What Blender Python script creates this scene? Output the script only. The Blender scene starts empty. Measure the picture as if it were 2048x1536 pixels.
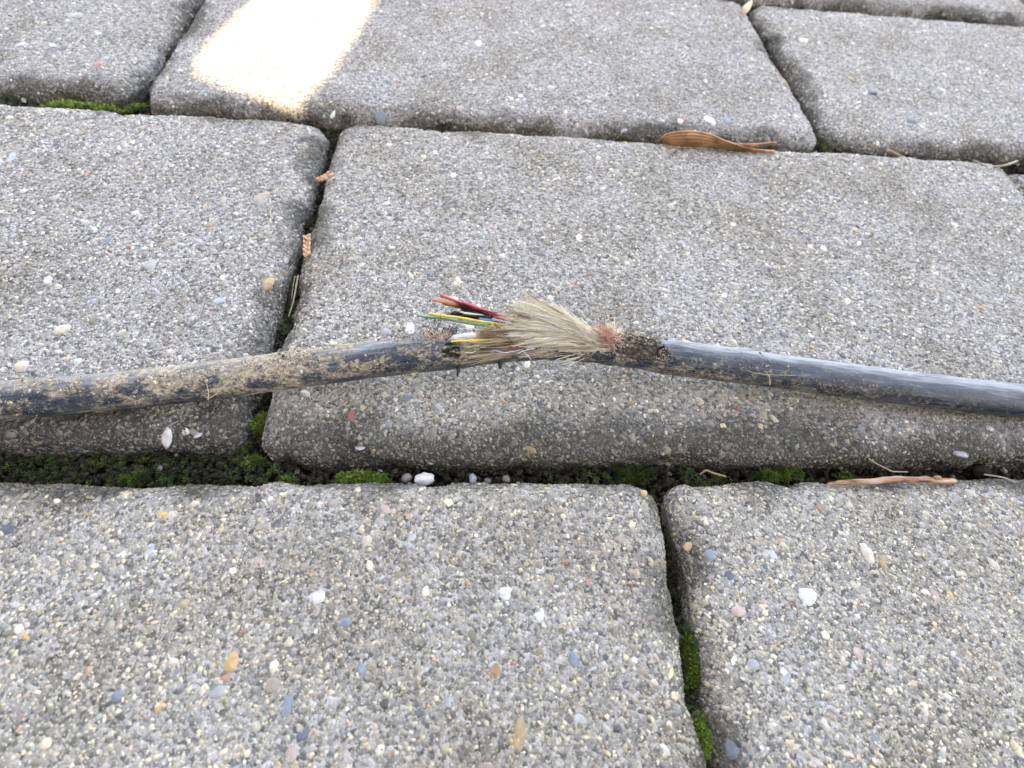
import bpy, math
import numpy as np
from mathutils import Matrix, Vector

rng = np.random.default_rng(7)
scene = bpy.context.scene
COL = scene.collection

# ------------------------------------------------------------------ camera
CAM_H = 0.0852222
FPX = 1000.0                                    # focal length in pixels of the 2048 wide photograph
RT = np.array([0.99658032, -0.02712644, 0.07805013])
UP = np.array([-0.01747682, 0.85400917, 0.51996432])
FW = np.array([0.08076030, 0.51955028, -0.85061465])
cam_data = bpy.data.cameras.new('camera')
cam = bpy.data.objects.new('camera', cam_data)
COL.objects.link(cam)
cam.matrix_world = Matrix(((RT[0], UP[0], -FW[0], 0), (RT[1], UP[1], -FW[1], 0), (RT[2], UP[2], -FW[2], CAM_H), (0, 0, 0, 1)))
cam_data.sensor_width = 36.0
cam_data.lens = FPX / 2048 * 36
cam_data.clip_start = 0.002
cam_data.clip_end = 500
cam_data.dof.use_dof = True
cam_data.dof.focus_distance = 0.099
cam_data.dof.aperture_fstop = 22.0
scene.camera = cam

# ------------------------------------------------------------------ light
SUN_EL = math.radians(38)
SUN_AZ = np.array([-0.36, -0.93]); SUN_AZ /= np.linalg.norm(SUN_AZ)
world = bpy.data.worlds.new('World'); scene.world = world
world.use_nodes = True
wn = world.node_tree.nodes; wl = world.node_tree.links
bg = wn['Background']
sky = wn.new('ShaderNodeTexSky'); sky.sky_type = 'NISHITA'; sky.sun_disc = False
sky.sun_elevation = SUN_EL; sky.sun_rotation = math.atan2(SUN_AZ[0], SUN_AZ[1])
sky.air_density = 1.0; sky.dust_density = 2.5; sky.ozone_density = 0.6
wl.new(sky.outputs['Color'], bg.inputs['Color'])
bg.inputs['Strength'].default_value = 0.12
sd = bpy.data.lights.new('sun', 'SUN'); sd.energy = 2.2; sd.angle = math.radians(0.53); sd.color = (1.0, 0.93, 0.83)
sun = bpy.data.objects.new('sun', sd); COL.objects.link(sun)
sdir = Vector((SUN_AZ[0] * math.cos(SUN_EL), SUN_AZ[1] * math.cos(SUN_EL), math.sin(SUN_EL)))
sun.rotation_euler = sdir.to_track_quat('Z', 'Y').to_euler()
sun.location = (-0.6, -2, 2)
scene.cycles.max_bounces = 16; scene.cycles.diffuse_bounces = 10
vs = scene.view_settings
vs.view_transform = 'Standard'; vs.look = 'None'; vs.gamma = 1.0; vs.use_curve_mapping = False
vs.exposure = 3.8
vs.use_white_balance = True; vs.white_balance_temperature = 9600; vs.white_balance_tint = 18      # camera balanced for open shade

# ------------------------------------------------------------------ helpers
def P(x, y, z=0.0):
    """where the sight line of photograph pixel (x, y) meets height z (metres)"""
    d = FW + (x - 1024) / FPX * RT - (y - 768) / FPX * UP
    t = (z - CAM_H) / d[2]
    return np.array([0, 0, CAM_H]) + d * t
def depth_mm(x, y, z=0.0):                      # photograph pixels per millimetre there
    d = FW + (x - 1024) / FPX * RT - (y - 768) / FPX * UP
    return FPX / ((z - CAM_H) / d[2]) / 1000
def px_of(p):
    q = p - np.array([0, 0, CAM_H]); w = np.maximum(q @ FW, 1e-4)
    return np.stack([1024 + FPX * (q @ RT) / w, 768 - FPX * (q @ UP) / w], -1), q @ FW

def hash01(ix, iy, iz, s):
    n = (ix.astype(np.int64) * 374761393 + iy.astype(np.int64) * 668265263 + iz.astype(np.int64) * 2147483647 + s * 974711) & 0x7fffffff
    n = ((n ^ (n >> 13)) * 1274126177) & 0x7fffffff
    n = (n ^ (n >> 16)) & 0xffff
    return n / 65535.0
def vnoise(p, s=0):
    p = np.asarray(p, float); i = np.floor(p); f = p - i; f = f * f * (3 - 2 * f); i = i.astype(np.int64)
    out = 0
    for dx in (0, 1):
        for dy in (0, 1):
            for dz in (0, 1):
                w = (f[..., 0] if dx else 1 - f[..., 0]) * (f[..., 1] if dy else 1 - f[..., 1]) * (f[..., 2] if dz else 1 - f[..., 2])
                out = out + w * hash01(i[..., 0] + dx, i[..., 1] + dy, i[..., 2] + dz, s)
    return out * 2 - 1
def fbm(p, s=0, o=3):
    p = np.asarray(p, float); a = 1.0; r = 0; 
    for k in range(o):
        r = r + a * vnoise(p * 2 ** k + 17.3 * k, s + k); a *= 0.5
    return r

def link(o, parent=None):
    COL.objects.link(o)
    if parent is not None:
        o.parent = parent
    return o
def mesh_np(name, verts, faces, mat, parent=None, smooth=True, attrs=None, corner=None):
    """verts (N,3); faces: list of (M,k) index arrays; attrs: {name: (type, array)} per point"""
    me = bpy.data.meshes.new(name)
    verts = np.ascontiguousarray(verts, dtype=np.float32)
    me.vertices.add(len(verts)); me.vertices.foreach_set('co', verts.ravel())
    fl = [np.asarray(f, np.int32) for f in faces if len(f)]
    nl = sum(f.size for f in fl); nf = sum(len(f) for f in fl)
    me.loops.add(nl); me.loops.foreach_set('vertex_index', np.concatenate([f.ravel() for f in fl]))
    tot = np.concatenate([np.full(len(f), f.shape[1], np.int32) for f in fl])
    me.polygons.add(nf)
    me.polygons.foreach_set('loop_start', np.concatenate([[0], np.cumsum(tot)[:-1]]).astype(np.int32))
    me.update(calc_edges=True)
    me.polygons.foreach_set('use_smooth', np.full(nf, smooth))
    for k, (ty, arr) in (attrs or {}).items():
        a = me.attributes.new(k, ty, 'POINT')
        a.data.foreach_set({'FLOAT_COLOR': 'color', 'FLOAT_VECTOR': 'vector', 'FLOAT': 'value'}[ty], np.ascontiguousarray(arr, np.float32).ravel())
    me.materials.append(mat); me.validate(); me.update()
    return link(bpy.data.objects.new(name, me), parent)
def tag(o, label=None, cat=None, group=None, kind=None):
    for k, v in (('label', label), ('category', cat), ('group', group), ('kind', kind)):
        if v: o[k] = v
    return o
def empty(name, loc, label=None, cat=None, group=None):
    o = bpy.data.objects.new(name, None); o.empty_display_size = 0.005; o.location = loc; link(o)
    return tag(o, label, cat, group)

def tubes(paths, radii, sides=4, cap=False):
    """paths (N,S,3), radii (N,S) -> verts, quads of N tubes"""
    paths = np.asarray(paths, float); N, S, _ = paths.shape
    T = np.gradient(paths, axis=1); T /= np.linalg.norm(T, axis=2, keepdims=True) + 1e-12
    ref = np.tile(np.array([0.13, 0.31, 0.94]), (N, S, 1))
    A = np.cross(T, ref); A /= np.linalg.norm(A, axis=2, keepdims=True) + 1e-12
    B = np.cross(T, A)
    an = np.arange(sides) / sides * 2 * math.pi
    v = paths[:, :, None, :] + radii[:, :, None, None] * (A[:, :, None, :] * np.cos(an)[None, None, :, None] + B[:, :, None, :] * np.sin(an)[None, None, :, None])
    v = v.reshape(-1, 3)
    n, s, k = np.meshgrid(np.arange(N), np.arange(S - 1), np.arange(sides), indexing='ij')
    k2 = (k + 1) % sides
    base = n * S * sides
    q = np.stack([base + s * sides + k, base + s * sides + k2, base + (s + 1) * sides + k2, base + (s + 1) * sides + k], -1).reshape(-1, 4)
    return v, q
def smooth_path(pts, n):
    pts = np.asarray(pts, float); m = len(pts)
    d = np.concatenate([[0], np.cumsum(np.linalg.norm(np.diff(pts, axis=0), axis=1))])
    u = np.linspace(0, d[-1], n)
    ext = np.vstack([2 * pts[0] - pts[1], pts, 2 * pts[-1] - pts[-2]])
    out = np.zeros((n, pts.shape[1]))
    for i, uu in enumerate(u):
        k = min(max(np.searchsorted(d, uu) - 1, 0), m - 2)
        t = (uu - d[k]) / (d[k + 1] - d[k] + 1e-12)
        p0, p1, p2, p3 = ext[k:k + 4]
        out[i] = 0.5 * (2 * p1 + (p2 - p0) * t + (2 * p0 - 5 * p1 + 4 * p2 - p3) * t * t + (3 * p1 - p0 - 3 * p2 + p3) * t ** 3)
    return out

# ------------------------------------------------------------------ materials
def mat_new(name, rough=0.8, spec=0.3):
    m = bpy.data.materials.new(name); m.use_nodes = True
    nt = m.node_tree; b = nt.nodes['Principled BSDF']
    b.inputs['Roughness'].default_value = rough
    b.inputs['Specular IOR Level'].default_value = spec
    return m, nt, b
def N(nt, t, **kw):
    n = nt.nodes.new(t)
    for k, v in kw.items():
        if k in n.inputs.keys(): n.inputs[k].default_value = v
        else: setattr(n, k, v)
    return n
def noise(nt, vec, scale, detail=4, rough=0.55):
    n = N(nt, 'ShaderNodeTexNoise'); n.inputs['Scale'].default_value = scale
    n.inputs['Detail'].default_value = detail; n.inputs['Roughness'].default_value = rough
    if vec is not None: nt.links.new(vec, n.inputs['Vector'])
    return n
def ramp(nt, fac, stops):
    r = N(nt, 'ShaderNodeValToRGB'); e = r.color_ramp.elements
    while len(e) < len(stops): e.new(0.5)
    for k, (p, c) in enumerate(stops):
        e[k].position = p; e[k].color = (*c, 1) if len(c) == 3 else c
    nt.links.new(fac, r.inputs['Fac']); return r
def mix(nt, fac, a, b, blend='MIX'):
    m = N(nt, 'ShaderNodeMix', data_type='RGBA', blend_type=blend)
    for s, v in ((0, fac), (6, a), (7, b)):
        if hasattr(v, 'links'): nt.links.new(v, m.inputs[s])
        else: m.inputs[s].default_value = v if s == 0 else (*v, 1)
    return m.outputs[2]
def bump(nt, b, h, strength=0.5, dist=0.0003):
    n = N(nt, 'ShaderNodeBump'); n.inputs['Strength'].default_value = strength; n.inputs['Distance'].default_value = dist
    nt.links.new(h, n.inputs['Height']); nt.links.new(n.outputs[0], b.inputs['Normal'])

def make_paste():
    """cement paste and fine sand between the exposed stones"""
    m, nt, b = mat_new('concrete_paste', 0.92, 0.2)
    g = N(nt, 'ShaderNodeNewGeometry').outputs['Position']
    v = N(nt, 'ShaderNodeTexVoronoi'); v.inputs['Scale'].default_value = 1700; nt.links.new(g, v.inputs['Vector'])
    sep = N(nt, 'ShaderNodeSeparateColor'); nt.links.new(v.outputs['Color'], sep.inputs[0])
    r = ramp(nt, sep.outputs[0], [(0, (.11, .108, .10)), (.3, (.22, .215, .20)), (.6, (.33, .32, .295)), (.85, (.42, .40, .37)), (1, (.54, .52, .49))])
    n1 = noise(nt, g, 45, 4); dirt = ramp(nt, n1.outputs[0], [(.42, (1, 1, 1)), (.75, (.62, .57, .48))])
    c = mix(nt, 1.0, r.outputs[0], dirt.outputs[0], 'MULTIPLY')
    fa = N(nt, 'ShaderNodeAttribute', attribute_name='edge_dark').outputs['Fac']
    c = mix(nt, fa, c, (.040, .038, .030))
    nt.links.new(c, b.inputs['Base Color'])
    n2 = noise(nt, g, 2600, 2)
    add = N(nt, 'ShaderNodeMath', operation='SUBTRACT'); nt.links.new(n2.outputs[0], add.inputs[0]); nt.links.new(v.outputs['Distance'], add.inputs[1])
    bump(nt, b, add.outputs[0], 0.8, 0.0004)
    return m
M_PASTE = make_paste()
def make_grain():
    m, nt, b = mat_new('stone_grain', 0.6, 0.4)
    a = N(nt, 'ShaderNodeAttribute', attribute_name='Col')
    g = N(nt, 'ShaderNodeNewGeometry').outputs['Position']
    n = noise(nt, g, 1800, 3)
    r = ramp(nt, n.outputs[0], [(.3, (.78, .78, .78)), (.7, (1.1, 1.1, 1.1))])
    nt.links.new(mix(nt, 1.0, a.outputs['Color'], r.outputs[0], 'MULTIPLY'), b.inputs['Base Color'])
    nt.links.new(a.outputs['Alpha'], b.inputs['Roughness'])
    bump(nt, b, n.outputs[0], 0.35, 0.0002)
    return m
M_GRAIN = make_grain()
def make_pebble():
    m, nt, b = mat_new('pebble_stone', 0.55, 0.4)
    a = N(nt, 'ShaderNodeObjectInfo')
    g = N(nt, 'ShaderNodeNewGeometry').outputs['Position']
    n = noise(nt, g, 900, 5, 0.65)
    r = ramp(nt, n.outputs[0], [(.3, (.68, .68, .7)), (.7, (1.12, 1.12, 1.1))])
    nt.links.new(mix(nt, 1.0, a.outputs['Color'], r.outputs[0], 'MULTIPLY'), b.inputs['Base Color'])
    bump(nt, b, n.outputs[0], 0.4, 0.0003)
    return m
M_PEBBLE = make_pebble()
def make_attr(name, rough, spec=0.3, sss=0, bumpscale=None, transl=0):
    m, nt, b = mat_new(name, rough, spec)
    a = N(nt, 'ShaderNodeAttribute', attribute_name='Col')
    nt.links.new(a.outputs['Color'], b.inputs['Base Color'])
    if bumpscale:
        g = N(nt, 'ShaderNodeNewGeometry').outputs['Position']
        n = noise(nt, g, bumpscale, 3); bump(nt, b, n.outputs[0], 0.5, 0.0003)
    if sss:
        b.inputs['Subsurface Weight'].default_value = sss; b.inputs['Subsurface Radius'].default_value = (.0006, .0005, .0003)
        b.inputs['Subsurface Scale'].default_value = 1.0
    return m
M_MOSS = make_attr('moss_leaf', 0.55, 0.35)
M_YARN = make_attr('aramid_yarn', 0.6, 0.3)
_nt = M_YARN.node_tree; _tr = _nt.nodes.new('ShaderNodeBsdfTranslucent'); _mx = _nt.nodes.new('ShaderNodeMixShader'); _mx.inputs[0].default_value = .5
_at = [x for x in _nt.nodes if x.type == 'ATTRIBUTE'][0]; _nt.links.new(_at.outputs['Color'], _tr.inputs['Color'])
_nt.links.new(_nt.nodes['Principled BSDF'].outputs[0], _mx.inputs[1]); _nt.links.new(_tr.outputs[0], _mx.inputs[2]); _nt.links.new(_mx.outputs[0], _nt.nodes['Material Output'].inputs['Surface'])
M_SOIL = make_attr('soil_crumb', 0.95, 0.15)
def make_bed():
    m, nt, b = mat_new('bedding_soil', 0.97, 0.15)
    g = N(nt, 'ShaderNodeNewGeometry').outputs['Position']
    n = noise(nt, g, 700, 6, 0.65)
    r = ramp(nt, n.outputs[0], [(.3, (.010, .009, .006)), (.6, (.026, .022, .015)), (.8, (.06, .052, .04))])
    nt.links.new(r.outputs[0], b.inputs['Base Color']); bump(nt, b, n.outputs[0], 1.0, 0.001)
    return m
M_BED = make_bed()
def make_ground():
    m, nt, b = mat_new('gravel_ground', 0.95, 0.2)
    g = N(nt, 'ShaderNodeNewGeometry').outputs['Position']
    n = noise(nt, g, 60, 8, 0.7)
    r = ramp(nt, n.outputs[0], [(.3, (.12, .11, .09)), (.7, (.3, .28, .25))])
    nt.links.new(r.outputs[0], b.inputs['Base Color']); bump(nt, b, n.outputs[0], 1.0, 0.01)
    return m
M_GROUND = make_ground()

# ------------------------------------------------------------------ pavement
W_, D_ = 0.2, 0.1025
EDGE_H, EDGE_V = 0.0056, 0.0044               # rolled edge: width in plan, drop
# measured pavers: x0, x1, y0, y1 in millimetres (y0 faces the camera), height, tilt
NEAR = [(-165.5, 34.7, -69.5, 32.5, 0.0, 'A'), (36.6, 236, -69.5, 33.1, -.2, 'A'),
        (-241.5, -41.6, 38.8, 139.6, 0.0, 'B'), (-39.2, 165.8, 36.7, 139.4, .2, 'B'), (168.6, 368, 37, 139.5, -3.5, 'B'),
        (-299, -97.9, 146.3, 246, -.2, 'C'), (-95.2, 108.9, 142.9, 241, 0.0, 'C'), (112.2, 313, 143.2, 240, -.3, 'C'),
        (-155, 47, 249.5, 349, 0, 'D'), (50, 252.2, 246, 349, -.3, 'D'), (254.6, 455, 249, 351, 0, 'D')]
FRONT_BAND = {'A': (.0115, .92), 'B': (.0108, .84), 'C': (.0066, .62), 'D': (.0066, .62)}  # darker band at the front edge, by row: reach, strength
FAR = []
for k in (1, 2, 3, 4):
    FAR += [(-165.5 - 203 * k, 34.2 - 203 * k, -69.5, 33.5), (36.6 + 203 * k, 236 + 203 * k, -69.5, 33.5)]
    FAR += [(-241.5 - 203 * k, -41.6 - 203 * k, 37, 139.5), (168.6 + 203 * k, 368 + 203 * k, 37, 139.5)]
    FAR += [(-299 - 203 * k, -97.9 - 203 * k, 143.5, 245), (112.2 + 203 * k, 313 + 203 * k, 143.2, 241)]
    FAR += [(-155 - 203 * k, 47 - 203 * k, 249, 349), (254.6 + 203 * k, 455 + 203 * k, 249, 349)]
for j in range(6):
    y0 = 353 + 104.5 * j
    for k in range(-4, 5):
        x0 = 203 * k + (60 if j % 2 else -30); FAR.append((x0, x0 + 200, y0, y0 + 101))
for j in range(2):
    y0 = -174 - 104.5 * j
    for k in range(-4, 5):
        x0 = 203 * k + (-80 if j % 2 else 10); FAR.append((x0, x0 + 200, y0, y0 + 101))

def ring(hx, hy, r, ns, nl, nc):
    """points round a rounded rectangle, same count for every ring"""
    r = max(min(r, hx * .9, hy * .9), 1e-5); pts = []
    for (cx, cy, a0, n, ax) in ((1, -1, -90, ns, 1), (1, 1, 0, nl, 0), (-1, 1, 90, ns, 1), (-1, -1, 180, nl, 0)):
        ccx, ccy = cx * (hx - r), cy * (hy - r)
        for k in range(nc):
            a = math.radians(a0 + 90 * k / nc); pts.append((ccx + r * math.cos(a), ccy + r * math.sin(a)))
        a = math.radians(a0 + 90); s = np.array((ccx + r * math.cos(a), ccy + r * math.sin(a)))
        nx = {(1, -1): (1, 1), (1, 1): (-1, 1), (-1, 1): (-1, -1), (-1, -1): (1, -1)}[(cx, cy)]
        cx2, cy2 = nx[0] * (hx - r), nx[1] * (hy - r)
        e = np.array((cx2 + r * math.cos(a), cy2 + r * math.sin(a)))
        for k in range(n): pts.append(tuple(s + (e - s) * k / n))
    return np.array(pts)
def paver_mesh(name, x0, x1, y0, y1, h, seed, parent, dense=True, row='A'):
    hx, hy = (x1 - x0) / 2000, (y1 - y0) / 2000
    cx, cy = (x0 + x1) / 2000, (y0 + y1) / 2000
    ns, nl, nc = (64, 124, 6) if dense else (4, 8, 3)
    prof = [(0.0, -0.045), (0.0, -.02), (0.0, -.010)] + [(0, -.0075)] * dense
    for a in np.linspace(0, 90, 11 if dense else 4):
        a = math.radians(a); prof.append((EDGE_H * (1 - math.cos(a)) , -EDGE_V * (1 - math.sin(a))))
    inner = np.linspace(EDGE_H, hy * 0.9996, 20 if dense else 3)[1:]
    prof += [(d, 0.0) for d in inner]
    R = []
    for d, z in prof:
        q = ring(hx - d, hy - d, max(.0055 - d * .55, .0008), ns, nl, nc)
        R.append(np.column_stack([q, np.full(len(q), z), np.full(len(q), d)]))
    R = np.array(R); nr, n = R.shape[:2]
    v = R.reshape(-1, 4); p = v[:, :3].copy(); d = v[:, 3]
    if dense:
        q = np.column_stack([p[:, 0] + cx, p[:, 1] + cy, np.full(len(p), seed * 3.1)])
        q3 = np.column_stack([p[:, 0] + cx, p[:, 1] + cy, p[:, 2]])
        e = np.exp(-(d / .005) ** 2)
        out = p[:, :2] / np.array([hx, hy]); 
        dirn = np.where(np.abs(out[:, :1]) * 0 + (np.abs(out[:, 0]) * hx - hx > np.abs(out[:, 1]) * hy - hy)[:, None], np.array([[1., 0]]) * np.sign(out[:, :1]), np.array([[0., 1]]) * np.sign(out[:, 1:2]))
        wob = fbm(q3 * 90, seed, 4) * .0008 - np.maximum(fbm(q3 * 210, seed + 9, 3) - .1, 0) * .0016
        p[:, :2] += dirn * (wob * e)[:, None]
        p[:, 2] += fbm(q * 35, seed + 3, 3) * .00018 + fbm(q * 420, seed + 5, 2) * .00010 * (p[:, 2] > -.008)
    p[:, 2] += h / 1000
    p[:, 0] += cx; p[:, 1] += cy
    i, k = np.meshgrid(np.arange(nr - 1), np.arange(n), indexing='ij'); k2 = (k + 1) % n
    f = np.stack([i * n + k, i * n + k2, (i + 1) * n + k2, (i + 1) * n + k], -1).reshape(-1, 4)
    at = None
    if dense:
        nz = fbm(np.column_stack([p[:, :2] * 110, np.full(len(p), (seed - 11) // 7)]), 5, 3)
        edge_dark = np.maximum(np.clip((.0040 + .0042 * nz - d) / .004, 0, 1) * .75, np.clip((FRONT_BAND[row][0] + .0040 * nz - (p[:, 1] - y0 / 1000)) / .0065, 0, 1) * FRONT_BAND[row][1])  # edge soiling, and a darker band along the front edge
        at = {'edge_dark': ('FLOAT', edge_dark)}
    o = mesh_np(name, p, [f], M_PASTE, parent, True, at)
    return o, p, f

bed_v = np.array([[-1.3, -.6, -.0105], [1.3, -.6, -.0105], [1.3, 1.3, -.0105], [-1.3, 1.3, -.0105]])
pavement = mesh_np('pavement', bed_v, [np.array([[0, 1, 2, 3]])], M_BED); tag(pavement, 'grey concrete block pavement laid in running bond', None, None, 'structure')
gv = np.array([[-60, -60, -.05], [60, -60, -.05], [60, 60, -.05], [-60, 60, -.05]])
ground = mesh_np('ground', gv, [np.array([[0, 1, 2, 3]])], M_GROUND); tag(ground, 'gravel ground round the pavement', None, None, 'structure')

# stone grains: a low dome of 13 points
dome = [(0.60 * math.cos(a), 0.60 * math.sin(a), 0.85) for a in np.arange(5) * math.pi / 2.5] + \
       [(1.0 * math.cos(a), 1.0 * math.sin(a), -0.25) for a in np.arange(5) * math.pi / 2.5 + .63]
dome = np.array(dome)
dome_t = np.array([[0, 1, 2], [0, 2, 3], [0, 3, 4]] + [[k, 5 + k, (k + 1) % 5] for k in range(5)] + [[5 + k, 5 + (k + 1) % 5, (k + 1) % 5] for k in range(5)])
PAL = np.array([(.36, .35, .335), (.47, .455, .43), (.27, .265, .26), (.44, .40, .33), (.34, .31, .26), (.31, .32, .34), (.22, .235, .255), (.10, .105, .115),
                (.68, .67, .64), (.40, .33, .24), (.46, .36, .29), (.50, .33, .16), (.36, .13, .09), (.25, .25, .21), (.60, .55, .45), (.17, .165, .155)])
PALW = np.array([22, 15, 14, 15, 13, 6, 4, 3.5, 3.0, 3, 1.2, .5, .3, 5, 4, 8.0]); PALW /= PALW.sum()
chip = np.array([(.1, .05, 1.0)] + [(math.cos(a), math.sin(a), -.25) for a in np.arange(5) * 2 * math.pi / 5])
chip_t = np.array([[0, 1 + k, 1 + (k + 1) % 5] for k in range(5)])
def grains(pos, nor, rad, flat, cols, rough, seed, dome=dome, dome_t=dome_t):
    r = np.random.default_rng(seed); n = len(pos); m = len(dome)
    ref = r.normal(size=(n, 3)); A = np.cross(nor, ref); A /= np.linalg.norm(A, axis=1, keepdims=True); B = np.cross(nor, A)
    el = r.uniform(.7, 1.35, n)
    sx, sy, sz = rad * el, rad / el, rad * flat
    d = dome[None] * (1 + r.normal(0, .13, (n, m, 1))) 
    d = d + r.normal(0, .09 if m > 8 else .18, (n, m, 3))
    tilt = r.normal(0, .16, (n, 2))
    nn = nor + A * tilt[:, :1] + B * tilt[:, 1:]; nn /= np.linalg.norm(nn, axis=1, keepdims=True)
    v = pos[:, None] + d[..., 0:1] * (A * sx[:, None])[:, None] + d[..., 1:2] * (B * sy[:, None])[:, None] + d[..., 2:3] * (nn * sz[:, None])[:, None]
    f = (dome_t[None] + (np.arange(n) * m)[:, None, None]).reshape(-1, 3)
    c = np.repeat(np.column_stack([cols, rough]), m, axis=0)
    return v.reshape(-1, 3), f, c
def edge_distance(p, rect):
    x0, x1, y0, y1 = [a / 1000 for a in rect[:4]]
    return np.minimum(np.minimum(p[:, 0] - x0, x1 - p[:, 0]), np.minimum(p[:, 1] - y0, y1 - p[:, 1]))

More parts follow.
